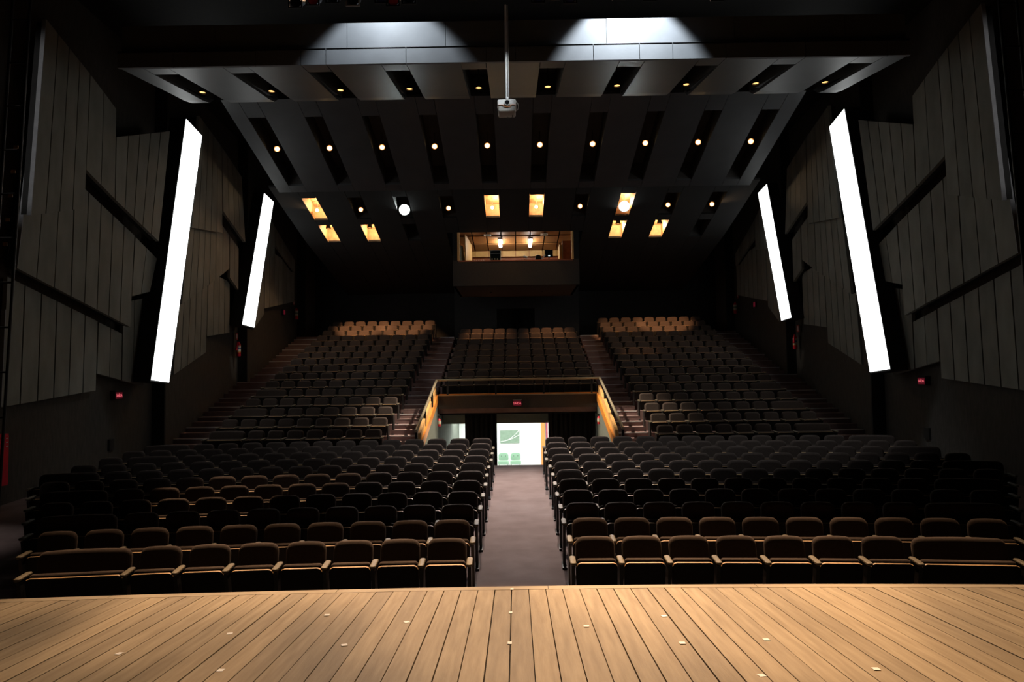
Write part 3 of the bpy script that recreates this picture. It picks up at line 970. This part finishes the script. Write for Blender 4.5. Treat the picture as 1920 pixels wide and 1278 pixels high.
text('lettering', 'SAÍDA', 0.098, (0, 24.066, -0.92), (R(90), 0, 0), M['exittext'], p)
for sd, nm, y, z in ((-1, 'left', 18.86, -0.36), (1, 'right', 18.69, -0.28)):
    x = sd * 10.60
    p = thing('exit_sign', 'small red exit sign low on the %s side wall' % nm, 'exit sign', (x, y, z))
    x0, x1 = sorted((x, sd * 10.76))
    B(x0, x1, y - 0.17, y + 0.17, z - 0.10, z + 0.14).build('housing', M['can'], p)
    x0, x1 = sorted((x, x - sd * 0.012))
    B(x0, x1, y - 0.15, y + 0.15, z - 0.085, z + 0.085).build('face', M['exitred'], p)
    text('lettering', 'SAÍDA', 0.10, (x - sd * 0.013, y, z), (R(90), 0, R(90) * (1 if sd < 0 else -1)), M['exittext'], p)
    x0, x1 = sorted((sd * 10.68, sd * 10.8))
    tag(B(x0, x1, 18.6, 18.82, -1.80, -1.50).build('cover_plate', M['plate']), 'small black cover plate near the floor of the %s wall' % nm, 'cover plate')
for sd, nm, y, z in ((-1, 'left', 31.8, 3.05), (1, 'right', 30.9, 3.0)):
    x = sd * 10.42
    p = thing('exit_sign', 'faint red sign under the far %s wall panel' % nm, 'exit sign', (x, y, z))
    x0, x1 = sorted((x, sd * 10.52))
    B(x0, x1, y - 0.14, y + 0.14, z - 0.16, z + 0.10).build('housing', M['can'], p)
    x0, x1 = sorted((x, x - sd * 0.012))
    B(x0, x1, y - 0.10, y + 0.10, z - 0.13, z + 0.07).build('face', M['exitred'], p)

# ---- fire extinguishers


def extinguisher(x, y, z, label, band, horn, h=0.55, r=0.075, dx=0):
    p = thing('fire_extinguisher', label, 'extinguisher', (x, y, z), 'wall-hung fire extinguishers')
    MB().lathe((x, y, z), [(r * 0.9, 0), (r, 0.02), (r, h * 0.78), (r * 0.8, h * 0.88), (r * 0.4, h * 0.94), (r * 0.35, h)], 18).build('cylinder', M['red'], p)
    MB().lathe((x, y, z), [(r + 0.002, h * 0.32), (r + 0.002, h * 0.5)], 18).build('label_lower', M['label_white'], p)
    MB().lathe((x, y, z), [(r + 0.003, h * 0.5), (r + 0.003, h * 0.58)], 18).build('label_band', band, p)
    MB().lathe((x, y, z), [(r + 0.002, h * 0.58), (r + 0.002, h * 0.74)], 18).build('label_upper', M['label_white'], p)
    MB().lathe((x, y, z), [(r + 0.002, h * 0.25), (r + 0.002, h * 0.32)], 18).build('label_strip', M['label_orange'], p)
    MB().tube((x, y, z + h), (x, y, z + h + 0.05), 0.018, n=10).box(x - 0.05, x + 0.05, y - 0.012, y + 0.012, z + h + 0.05, z + h + 0.075).build('valve', M['can'], p)
    if horn:
        hb = MB().path([(x, y - 0.02, z + h + 0.03), (x + dx * 0.06, y - 0.05, z + h * 0.95)], 0.012)
        hb.build('hose', M['can'], p)
        MB().tube((x + dx * 0.05, y - 0.06, z + h * 0.98), (x + dx * 0.15, y - 0.12, z + h * 0.42), 0.022, 0.05, 12).build('horn', M['red'], p)


def ext_sign(x, y, z, label, h, wx):
    p = thing('extinguisher_sign', label, 'sign', (x, y, z), 'extinguisher signs')
    x0, x1 = sorted((x, x + wx))
    B(x0, x1, y - 0.10, y + 0.10, z, z + h).build('plate', M['redsign'], p)
    xi = x if abs(x) < abs(x + wx) else x + wx
    s_ = 1 if xi < 0 else -1
    x0, x1 = sorted((xi + s_ * 0.001, xi + s_ * 0.006))
    B(x0, x1, y - 0.06, y + 0.0, z + 0.05, z + h - 0.04).build('print', M['signwhite'], p)


extinguisher(-10.50, 26.75, 0.90, 'red extinguisher with blue label band, left wall below far light box', M['label_blue'], True, dx=-0.3)
extinguisher(-10.36, 33.4, 2.83, 'red extinguisher with green label band, far rear of left wall', M['label_green'], False)
extinguisher(10.50, 26.75, 0.86, 'red extinguisher with blue label band, right wall below far light box', M['label_blue'], True, dx=-0.6)
extinguisher(10.36, 33.4, 2.80, 'red extinguisher with green label band, far rear of right wall', M['label_green'], False)
ext_sign(-10.56, 26.75, 1.52, 'red sign plate above the blue-banded left extinguisher', 0.26, -0.02)
ext_sign(-10.42, 33.2, 3.5, 'sign plate above the green-banded left extinguisher', 0.22, -0.02)
ext_sign(10.56, 26.6, 1.50, 'red sign plate above the blue-banded right extinguisher', 0.26, 0.02)
ext_sign(10.42, 33.2, 3.5, 'sign plate above the green-banded right extinguisher', 0.22, 0.02)
for sd, nm, px in ((-1, 'left', -2.60), (1, 'right', 2.69)):
    extinguisher(px, 23.6, -1.62, 'small red extinguisher on the %s tunnel wall' % nm, M['label_white'], False, h=0.26, r=0.05)

# ---- red hose cabinet at the left edge
p = thing('hose_cabinet', 'red metal hose cabinet on left wall at the picture edge', 'cabinet', (-10.5, 14.2, -2.05))
B(-10.62, -10.42, 13.80, 14.52, -2.06, -1.02).build('body', M['red'], p)
d_ = B(-10.415, -10.385, 13.84, 14.48, -2.02, -1.06).build('door', M['red'], p)
for i in range(3):
    B(-10.385, -10.38, 14.40, 14.45, -1.10 - 0.08 * i - 0.02, -1.10 - 0.08 * i).build('rivet_plate', M['signwhite'], d_)

# ================================================================== CONTROL BOOTH
bo = thing('control_booth', 'hanging control booth with a long lit window above the rear seats', 'booth', (0, 28.3, 3.64))
bx0, bx1, by0, by1, bz0, bz1 = -2.50, 2.58, 28.3, 32.2, 3.64, 6.05
wx0, wx1, wz0, wz1 = -2.28, 2.33, 4.66, 5.83
B(bx0, bx1, by0, by0 + 0.12, bz0, wz0).build('front_wall', M['boothfront'], bo)
MB().box(bx0, bx1, by0, by0 + 0.12, wz1, bz1).box(bx0, wx0, by0, by0 + 0.12, wz0, wz1).box(wx1, bx1, by0, by0 + 0.12, wz0, wz1).build('window_surround', M['ceilback'], bo)
MB().box(bx0, bx0 + 0.1, by0 + 0.12, by1, bz0, bz1).box(bx1 - 0.1, bx1, by0 + 0.12, by1, bz0, bz1).build('side_wall', M['backtile'], bo)
B(bx0, bx1, by1, by1 + 0.1, bz0, bz1).build('rear_wall', M['desk'], bo)
B(bx0, bx1, by0 + 0.12, by1, bz0, bz0 + 0.08).build('booth_floor', M['header'], bo)
B(bx0, bx1, by0 + 0.12, by1, 6.05, 6.1).build('booth_roof', M['black'], bo)
B(wx0 - 0.0, wx1, by0 - 0.03, by0 + 0.5, wz0 - 0.05, wz0).build('sill', M['desk'], bo)
for x0, x1 in ((wx0 - 0.03, wx0 + 0.05), (wx1 - 0.05, wx1 + 0.03)):
    B(x0, x1, by0 - 0.03, by0 + 0.14, wz0, wz1).build('jamb', M['palewood'], bo)
n = 8
zc = lambda y: 5.99 - (y - 28.45) * 0.065
for i in range(n):
    xa, xb = bx0 + 0.1 + (bx1 - bx0 - 0.2) * i / n, bx0 + 0.1 + (bx1 - bx0 - 0.2) * (i + 1) / n
    for ri, (ya, yb) in enumerate(((28.45, 29.6), (29.6, 30.75), (30.75, 31.95))):
        za, zb = zc(ya) - 0.035 * ri + random.uniform(-.012, .012), zc(yb) - 0.035 * ri + random.uniform(-.012, .012)
        g = 0.025
        MB().hexa([(xa + g, ya + g, za), (xb - g, ya + g, za), (xb - g, yb - g, zb), (xa + g, yb - g, zb),
                   (xa + g, ya + g, za + .03), (xb - g, ya + g, za + .03), (xb - g, yb - g, zb + .03), (xa + g, yb - g, zb + .03)]).build('ceiling_tile', M['tile'], bo)
    B(xa + .012, xb - .012, 31.95, 32.0, 5.42, 5.68).build('wall_tile', M['backtile'], bo)
for x, lab in ((-0.62, 'left'), (0.67, 'right')):
    p = thing('booth_lamp', 'glowing white ceiling lamp inside the booth, %s one' % lab, 'lamp', (x, 30.4, 5.8), 'booth ceiling lamps')
    MB().box(x - 0.09, x + 0.09, 29.8, 30.9, 5.79, 5.86).build('base', M['projwhite'], p)
    MB().tube((x, 29.9, 5.74), (x, 30.8, 5.69), 0.075, n=14).build('tube', M['boothlamp'], p)
for x, lab in ((-1.13, 'left'), (1.23, 'right')):
    p = thing('ceiling_vent', 'small pale vent grille in the booth ceiling, %s one' % lab, 'vent', (x, 29.3, 5.9), 'booth vents')
    B(x - 0.15, x + 0.15, 29.15, 29.5, 5.875, 5.90).build('frame', M['projwhite'], p)
    B(x - 0.06, x + 0.11, 29.2, 29.42, 5.868, 5.876).build('grille', M['dkgreen'], p)
tag(B(-2.1, 2.2, 28.5, 29.2, 4.60, 4.66).build('desk', M['desk']), 'long red-brown desk along the booth window', 'desk')
p = thing('rack_case', 'grey framed black equipment rack on the booth desk', 'rack', (-0.8, 28.8, 4.66))
B(-1.02, -0.57, 28.7, 29.05, 4.66, 5.14).build('case', M['metalgrey'], p)
B(-0.99, -0.60, 28.68, 28.72, 5.02, 5.11).build('module', M['screen'], p)
md = B(-0.99, -0.60, 28.68, 28.72, 4.70, 4.99).build('module', M['screen'], p)
for i in range(3):
    MB().tube((-0.93 + i * 0.11, 28.665, 4.77), (-0.93 + i * 0.11, 28.69, 4.77), 0.024, n=10).build('knob', M['label_white'], md)
p = thing('monitor', 'black flat monitor on the booth desk', 'monitor', (1.4, 28.85, 4.66))
B(1.22, 1.56, 28.83, 28.87, 4.84, 5.15).build('bezel', M['can'], p)
sc_ = B(1.24, 1.54, 28.822, 28.832, 4.86, 5.13).build('screen', M['screen'], p)
B(1.36, 1.44, 28.818, 28.824, 4.88, 4.92).build('window', M['screenlit'], sc_)
B(1.37, 1.41, 28.84, 28.87, 4.68, 4.86).build('neck', M['can'], p)
B(1.29, 1.49, 28.78, 28.93, 4.66, 4.685).build('foot', M['can'], p)
p = thing('office_chair', 'dark rounded chair back behind the booth desk', 'chair', (0.95, 29.5, 3.72))
MB().slab(0.26, 0.40, 0.07, 0.11, 0.05, 0.03, Matrix.Translation((0.97, 29.35, 4.62)), crown=0.02).build('backrest', M['can'], p)
MB().slab(0.5, 0.14, 0.09, 0.05, 0.05, 0.03, Matrix.Translation((0.95, 29.33, 4.62))).build('armrests', M['can'], p)
B(0.7, 1.2, 29.3, 29.75, 4.2, 4.3).build('seat', M['can'], p)
MB().tube((0.95, 29.5, 3.78), (0.95, 29.5, 4.2), 0.03).box(0.7, 1.2, 29.46, 29.54, 3.72, 3.78).box(0.91, 0.99, 29.25, 29.75, 3.72, 3.78).build('pedestal', M['can'], p)
p = thing('desk_lamp', 'small white angled lamp on the booth desk', 'lamp', (0.42, 28.8, 4.66))
MB().tube((0.42, 28.85, 4.66), (0.36, 28.83, 4.85), 0.012).build('stem', M['can'], p)
MB().tube((0.36, 28.8, 4.88), (0.50, 28.75, 4.82), 0.035, 0.05).build('shade', M['projwhite'], p)
tag(MB().hexa([(1.09, 28.8, 4.80), (1.15, 28.8, 4.80), (1.15, 28.83, 4.80), (1.09, 28.83, 4.80), (1.22, 28.8, 4.95), (1.26, 28.8, 4.93), (1.26, 28.83, 4.93), (1.22, 28.83, 4.95)]).box(1.10, 1.14, 28.8, 28.83, 4.66, 4.8).build('paper_holder', M['projwhite']), 'tilted white paper holder beside the booth chair', 'holder')
p = thing('mixing_desk', 'low grey mixing desk at the left end of the booth desk', 'mixer', (-1.5, 28.8, 4.66))
MB().hexa([(-1.75, 28.6, 4.66), (-1.22, 28.6, 4.66), (-1.22, 29.1, 4.66), (-1.75, 29.1, 4.66), (-1.75, 28.6, 4.71), (-1.22, 28.6, 4.71), (-1.22, 29.1, 4.80), (-1.75, 29.1, 4.80)]).build('body', M['projgrey'], p)
for i in range(5):
    B(-1.68 + i * 0.095, -1.64 + i * 0.095, 28.68, 28.74, 4.71, 4.745).build('fader', M['projwhite'], p)
p = thing('cable_tangle', 'small tangle of grey cable on the booth desk', 'cable', (-0.12, 28.8, 4.66))
pts = [(-0.12 + 0.14 * math.sin(t * 1.7) * math.cos(t * 0.37), 28.85 + 0.05 * math.cos(t * 1.3), 4.70 + 0.035 * math.sin(t * 2.3)) for t in [i * 0.35 for i in range(40)]]
MB().path(pts, 0.008, 6).build('loop', M['projgrey'], p)
p = thing('booth_cupboard', 'open yellow wooden door leaf at left inside booth', 'door', (-2.0, 29.0, 4.6))
MB().hexa([(-2.04, 28.6, 4.5), (-2.0, 28.6, 4.5), (-1.86, 30.6, 4.5), (-1.9, 30.6, 4.5), (-2.04, 28.6, 5.80), (-2.0, 28.6, 5.80), (-1.86, 30.6, 5.70), (-1.9, 30.6, 5.70)]).build('leaf', M['backtile'], p)
tag(MB().hexa([(-2.26, 28.6, 4.6), (-2.2, 28.6, 4.6), (-2.02, 28.8, 4.6), (-2.08, 28.8, 4.6), (-2.26, 28.6, 5.35), (-2.22, 28.6, 5.35), (-2.12, 28.8, 5.35), (-2.16, 28.8, 5.35)]).build('document_rack', M['greenwall']), 'pale grey sloping rack at the left window jamb', 'rack')
p = thing('storage_cabinet', 'dark brown cabinet with yellow edge at right inside booth', 'cabinet', (2.1, 29.5, 3.72))
B(1.98, 2.42, 29.3, 30.2, 3.72, 5.60).build('body', M['desk'], p)
B(1.86, 1.97, 29.3, 30.2, 3.72, 5.45).build('edge_panel', M['backtile'], p)
B(1.975, 2.0, 29.27, 29.3, 3.72, 5.60).build('trim_strip', M['metalgrey'], p)
# light of the booth's own lamps
for x in (-0.62, 0.67):
    lamp('POINT', 'booth_glow', (x, 30.35, 5.55), None, 17, (1.0, 0.80, 0.50), 0.06)

# ================================================================== LAMPS IN THE SLOTS


def downlight(loc, aim, r, lens, label, group, ln=0.16):
    p = thing('downlight', label, 'lamp', loc, group)
    c = Vector(loc)
    d = (Vector(aim) - c).normalized()
    MB().tube(c - d * ln, c, r * 0.75, r * 1.05, 14, caps=False).tube(c - d * (ln + 0.05), c - d * ln, r * 0.5, r * 0.75, 14).build('can', M['can'], p)
    MB().tube(c - d * 0.03, c - d * 0.022, r * 0.93, n=16).build('lens', lens, p)
    if lens is M['bulb']:
        MB().tube(c - d * 0.05, c - d * 0.026, r * 0.8, r * 1.32, 16).build('reflector', M['reflector'], p)  # glowing ring stands in for the orange halo around the lens
    bk = MB().tube(c - d * (ln + 0.05), c + Vector((0, 0, 0.42)) - d * 0.1, 0.012, n=6)
    bk.build('hanger', M['can'], p)


for i, x in enumerate(SLX):
    downlight((x, 16.6, z1at(16.6) + 0.03), (x, 16.45, 0), 0.075, M['bulbdim'], 'amber downlight in front canopy, %s slot from the left' % ORD[i + 1], 'front canopy downlights')
    downlight((x, 21.9, 7.22), (x * 0.3, 9, -1.5), 0.07, M['bulb'], 'amber spot in middle canopy, %s slot from the left' % ORD[i + 1], 'middle canopy spots')
for i, x in enumerate(SLX):
    if i in (2, 7):
        downlight((x, 26.35, 6.30), (0.5 * (1 if x < 0 else -1), 4.5, -1.5), 0.2, M['bulbwhite'], 'dazzling white spot in rear ceiling, %s slot from the left' % ORD[i + 1], 'rear ceiling lamps', 0.25)
    else:
        downlight((x, 26.4, 6.34), (x * 0.2, 9, -1.0), 0.07, M['bulb'], 'amber spot in rear ceiling, %s slot from the left' % ORD[i + 1], 'rear ceiling lamps')
for i, nm in ((0, 'outermost left'), (1, 'second from left'), (7, 'third from right'), (8, 'second from right')):
    x = SLX[i]
    downlight((x, 28.0, 5.98), (x, 28.3, 0), 0.10, M['bulbdim'], 'amber lamp in the lower rear slot, %s' % nm, 'lower rear slot lamps', 0.2)
for (li, ci) in sorted(LIT):
    x = SLX[ci]
    y, z = (26.35, 6.52) if li == 2 else (28.35, 6.02)
    lamp('POINT', 'slot_glow', (x + 0.12, y + 0.1, z), None, 45, WARM, 0.04)
for x, nm in ((-1.05, 'left'), (1.15, 'right')):
    downlight((x, 30.5, 3.62), (x, 30.5, 0), 0.05, M['plate'], 'tiny dark downlight under the booth, %s one' % nm, 'booth underside lamps', 0.08)

# ================================================================== PROJECTOR
p = thing('projector', 'white projector hanging on a pole below the front canopy', 'projector', (-0.14, 13.9, 5.33))
px_, py_ = -0.13, 13.9
MB().tube((px_ - 0.012, py_, 5.52), (px_ - 0.012, py_, 7.45), 0.022, n=12).build('pole', M['projwhite'], p)
MB().tube((px_ + 0.028, py_ + 0.01, 5.55), (px_ + 0.028, py_ + 0.01, 7.45), 0.012, n=8).build('cable', M['metalgrey'], p)
B(px_ - 0.08, px_ + 0.08, py_ - 0.1, py_ + 0.1, 5.455, 5.49).build('mount_plate', M['can'], p)
MB().tube((px_ - 0.005, py_, 5.48), (px_ - 0.005, py_, 5.56), 0.04, 0.03).build('collar', M['projwhite'], p)
m_ = Matrix.Translation((px_ - 0.01, py_, 5.325))
MB().slab(0.37, 0.125, 0.36, 0.03, 0.015, 0.02, m_, nc=4).build('upper_case', M['projwhite'], p)
MB().slab(0.345, 0.125, 0.34, 0.02, 0.03, 0.02, Matrix.Translation((px_ - 0.01, py_, 5.205)), nc=4).build('lower_case', M['projgrey'], p)
MB().tube((px_, py_ - 0.21, 5.375), (px_, py_ - 0.15, 5.375), 0.062, 0.066, 20).build('lens_ring', M['metalgrey'], p)
MB().tube((px_, py_ - 0.218, 5.375), (px_, py_ - 0.2, 5.375), 0.042, n=18).build('lens', M['glass'], p)
MB().path([(px_ - 0.17, py_ - 0.18, 5.335), (px_ - 0.09, py_ - 0.19, 5.335), (px_ - 0.05, py_ - 0.19, 5.295), (px_ + 0.05, py_ - 0.19, 5.295), (px_ + 0.09, py_ - 0.19, 5.335), (px_ + 0.16, py_ - 0.18, 5.335)], 0.006, 6).build('trim_line', M['foyerorange'], p)
MB().path([(px_ + 0.03 + 0.19 * math.sin(t), py_ - 0.02, 5.36 + 0.16 * math.cos(t)) for t in [0.1 + i * 0.22 for i in range(10)]], 0.008, 6).build('cable_loop', M['metalgrey'], p)
MB().path([(px_ + 0.05 + 0.05 * math.sin(t), py_ - 0.05, 5.2 - 0.04 + 0.05 * math.cos(t)) for t in [1.2 + i * 0.4 for i in range(9)]], 0.006, 6).build('cable_loop', M['can'], p)
B(px_ - 0.2, px_ - 0.175, py_ - 0.14, py_ - 0.08, 5.30, 5.33).build('latch', M['projwhite'], p)

# ================================================================== RIGGING ABOVE THE CANOPY
p = thing('lighting_batten', 'dark pipe batten with hangers above the front canopy', 'batten', (0, 12.2, 7.1))
MB().tube((-6, 12.2, 7.1), (6, 12.2, 7.1), 0.03, n=10).build('pipe', M['can'], p)
for x in (-5.2, -2.6, 0.3, 2.9, 5.4):
    MB().tube((x, 12.2, 7.1), (x, 12.2, 9.4), 0.012, n=6).build('hanger', M['can'], p)
LANT = [(-3.78, 'clear'), (-3.48, 'red'), (-3.13, 'clear'), (-2.78, 'silver'), (-2.28, 'blue'), (-2.08, 'red'), (-1.80, 'clear'), (-0.75, 'red'),
        (0.44, 'blue'), (0.70, 'red'), (1.0, 'blue'), (1.85, 'clear'), (2.12, 'red'), (2.38, 'blue'), (2.85, 'silver'), (3.55, 'clear')]
cnt = {}
for i, (x, kind) in enumerate(LANT):
    cnt[kind] = cnt.get(kind, 0) + 1
    lab = 'dark stage lantern with %s lens, %s such from the left on the batten' % (kind, ORD[cnt[kind]])
    q = thing('stage_lantern', lab, 'stage light', (x, 12.2, 6.72), 'stage lanterns on the batten')
    lens = {'clear': M['glass'], 'red': M['gelred'], 'blue': M['gelblue'], 'silver': M['glass']}[kind]
    c0, c1 = Vector((x, 12.35, 6.78)), Vector((x, 12.02, 6.60))
    dz = 0.02 * ((i * 7) % 5 - 2)
    c0.z += dz
    c1.z += dz
    MB().tube(c0, c1, 0.075, 0.10, 14, caps=False).tube(c0 + (c0 - c1) * 0.3, c0, 0.05, 0.075, 14).build('can', M['can'], q)
    MB().tube(c1 + (c0 - c1) * 0.06, c1 + (c0 - c1) * 0.03, 0.088, n=14).build('lens', lens, q)
    fr = MB()
    for sx in (-1, 1):
        fr.box(x + sx * 0.11 - 0.012, x + sx * 0.11 + 0.012, 12.0, 12.03, c1.z - 0.11, c1.z + 0.11)
    fr.box(x - 0.12, x + 0.12, 12.0, 12.03, c1.z - 0.12, c1.z - 0.10).box(x - 0.12, x + 0.12, 12.0, 12.03, c1.z + 0.10, c1.z + 0.12)
    fr.build('gel_frame', M['edge'] if kind == 'silver' else M['can'], q)
    MB().path([(x - 0.1, 12.2, 6.72 + dz), (x - 0.1, 12.2, 6.98), (x + 0.1, 12.2, 6.98), (x + 0.1, 12.2, 6.72 + dz)], 0.01, 6).tube((x, 12.2, 6.98), (x, 12.2, 7.1), 0.015).build('yoke', M['can'], q)

# lighting ladders at the two stage sides, numbered tags on the left one
for sd, nm in ((-1, 'left'), (1, 'right')):
    p = thing('lighting_ladder', 'tall black lighting ladder beyond the %s panels' % nm, 'ladder', (sd * 9.2, 12.5, -2.8))
    for dx in (-0.16, 0.16):
        MB().tube((sd * 9.35 + dx, 12.55, -2.8), (sd * 8.85 + dx, 12.55, 9.0), 0.025, n=8).build('upright', M['can'], p)
    for i in range(14):
        z = -2.2 + i * 0.8
        xx = sd * (9.35 - 0.5 * (z + 2.8) / 11.8)
        MB().tube((xx - 0.16, 12.55, z), (xx + 0.16, 12.55, z), 0.018, n=6).build('rung', M['can'], p)
    if sd < 0:
        for i, z in enumerate((4.23, 3.79, 3.35, 2.92, 2.48)):
            xx = -8.95 - 0.16 * i / 4
            B(xx - 0.04, xx + 0.04, 12.49, 12.5, z - 0.03, z + 0.03).build('tag', M['tag'], p)

# ================================================================== TAPE MARKS ON THE STAGE
MARK = [(-0.095, 5.44, 'white tape mark on the centre joint at the stage edge'), (-0.10, 4.79, 'white tape mark on the centre joint, second from stage edge'),
        (-0.10, 4.15, 'white tape mark on the centre joint, third from stage edge'),
        (-2.29, 4.05, 'white tape mark furthest left on the stage boards'), (-1.81, 4.40, 'white tape mark on left boards, second from the left'),
        (-1.60, 3.76, 'white tape mark on left boards, the one nearest the viewer'), (-1.32, 4.79, 'white tape mark on left boards, the one nearest the seats'),
        (-1.05, 4.15, 'white tape mark on left boards, second from the centre joint'), (-0.76, 4.60, 'white tape mark on left boards, next to the centre joint'),
        (0.37, 4.46, 'white tape mark on right boards, next to the centre joint'), (0.89, 4.66, 'white tape mark on right boards, the one nearest the seats'),
        (0.88, 4.11, 'white tape mark on right boards, below the one nearest the seats'), (1.37, 4.15, 'white tape mark on right boards, second from the right'),
        (1.15, 3.59, 'white tape mark on right boards, the one nearest the viewer'), (1.75, 3.66, 'white tape mark furthest right on the stage boards')]
for i, (x, y, lab) in enumerate(MARK):
    z = stage_z(y) + 0.0014
    a = random.uniform(-0.6, 0.6) if i > 2 else 0
    hx, hy = (0.017, 0.019) if i > 2 else (0.012, 0.022)
    c, s_ = math.cos(a), math.sin(a)
    pts = []
    for dx, dy in ((-hx, -hy), (hx, -hy), (hx, hy), (-hx, hy)):
        xx, yy = x + dx * c - dy * s_, y + dx * s_ + dy * c
        pts.append((xx, yy, stage_z(yy) + 0.0014))
    tag(MB().prism(pts, (0, 0, 0.0015)).build('tape_mark', M['tape']), lab, 'tape mark', 'white tape marks on the stage')
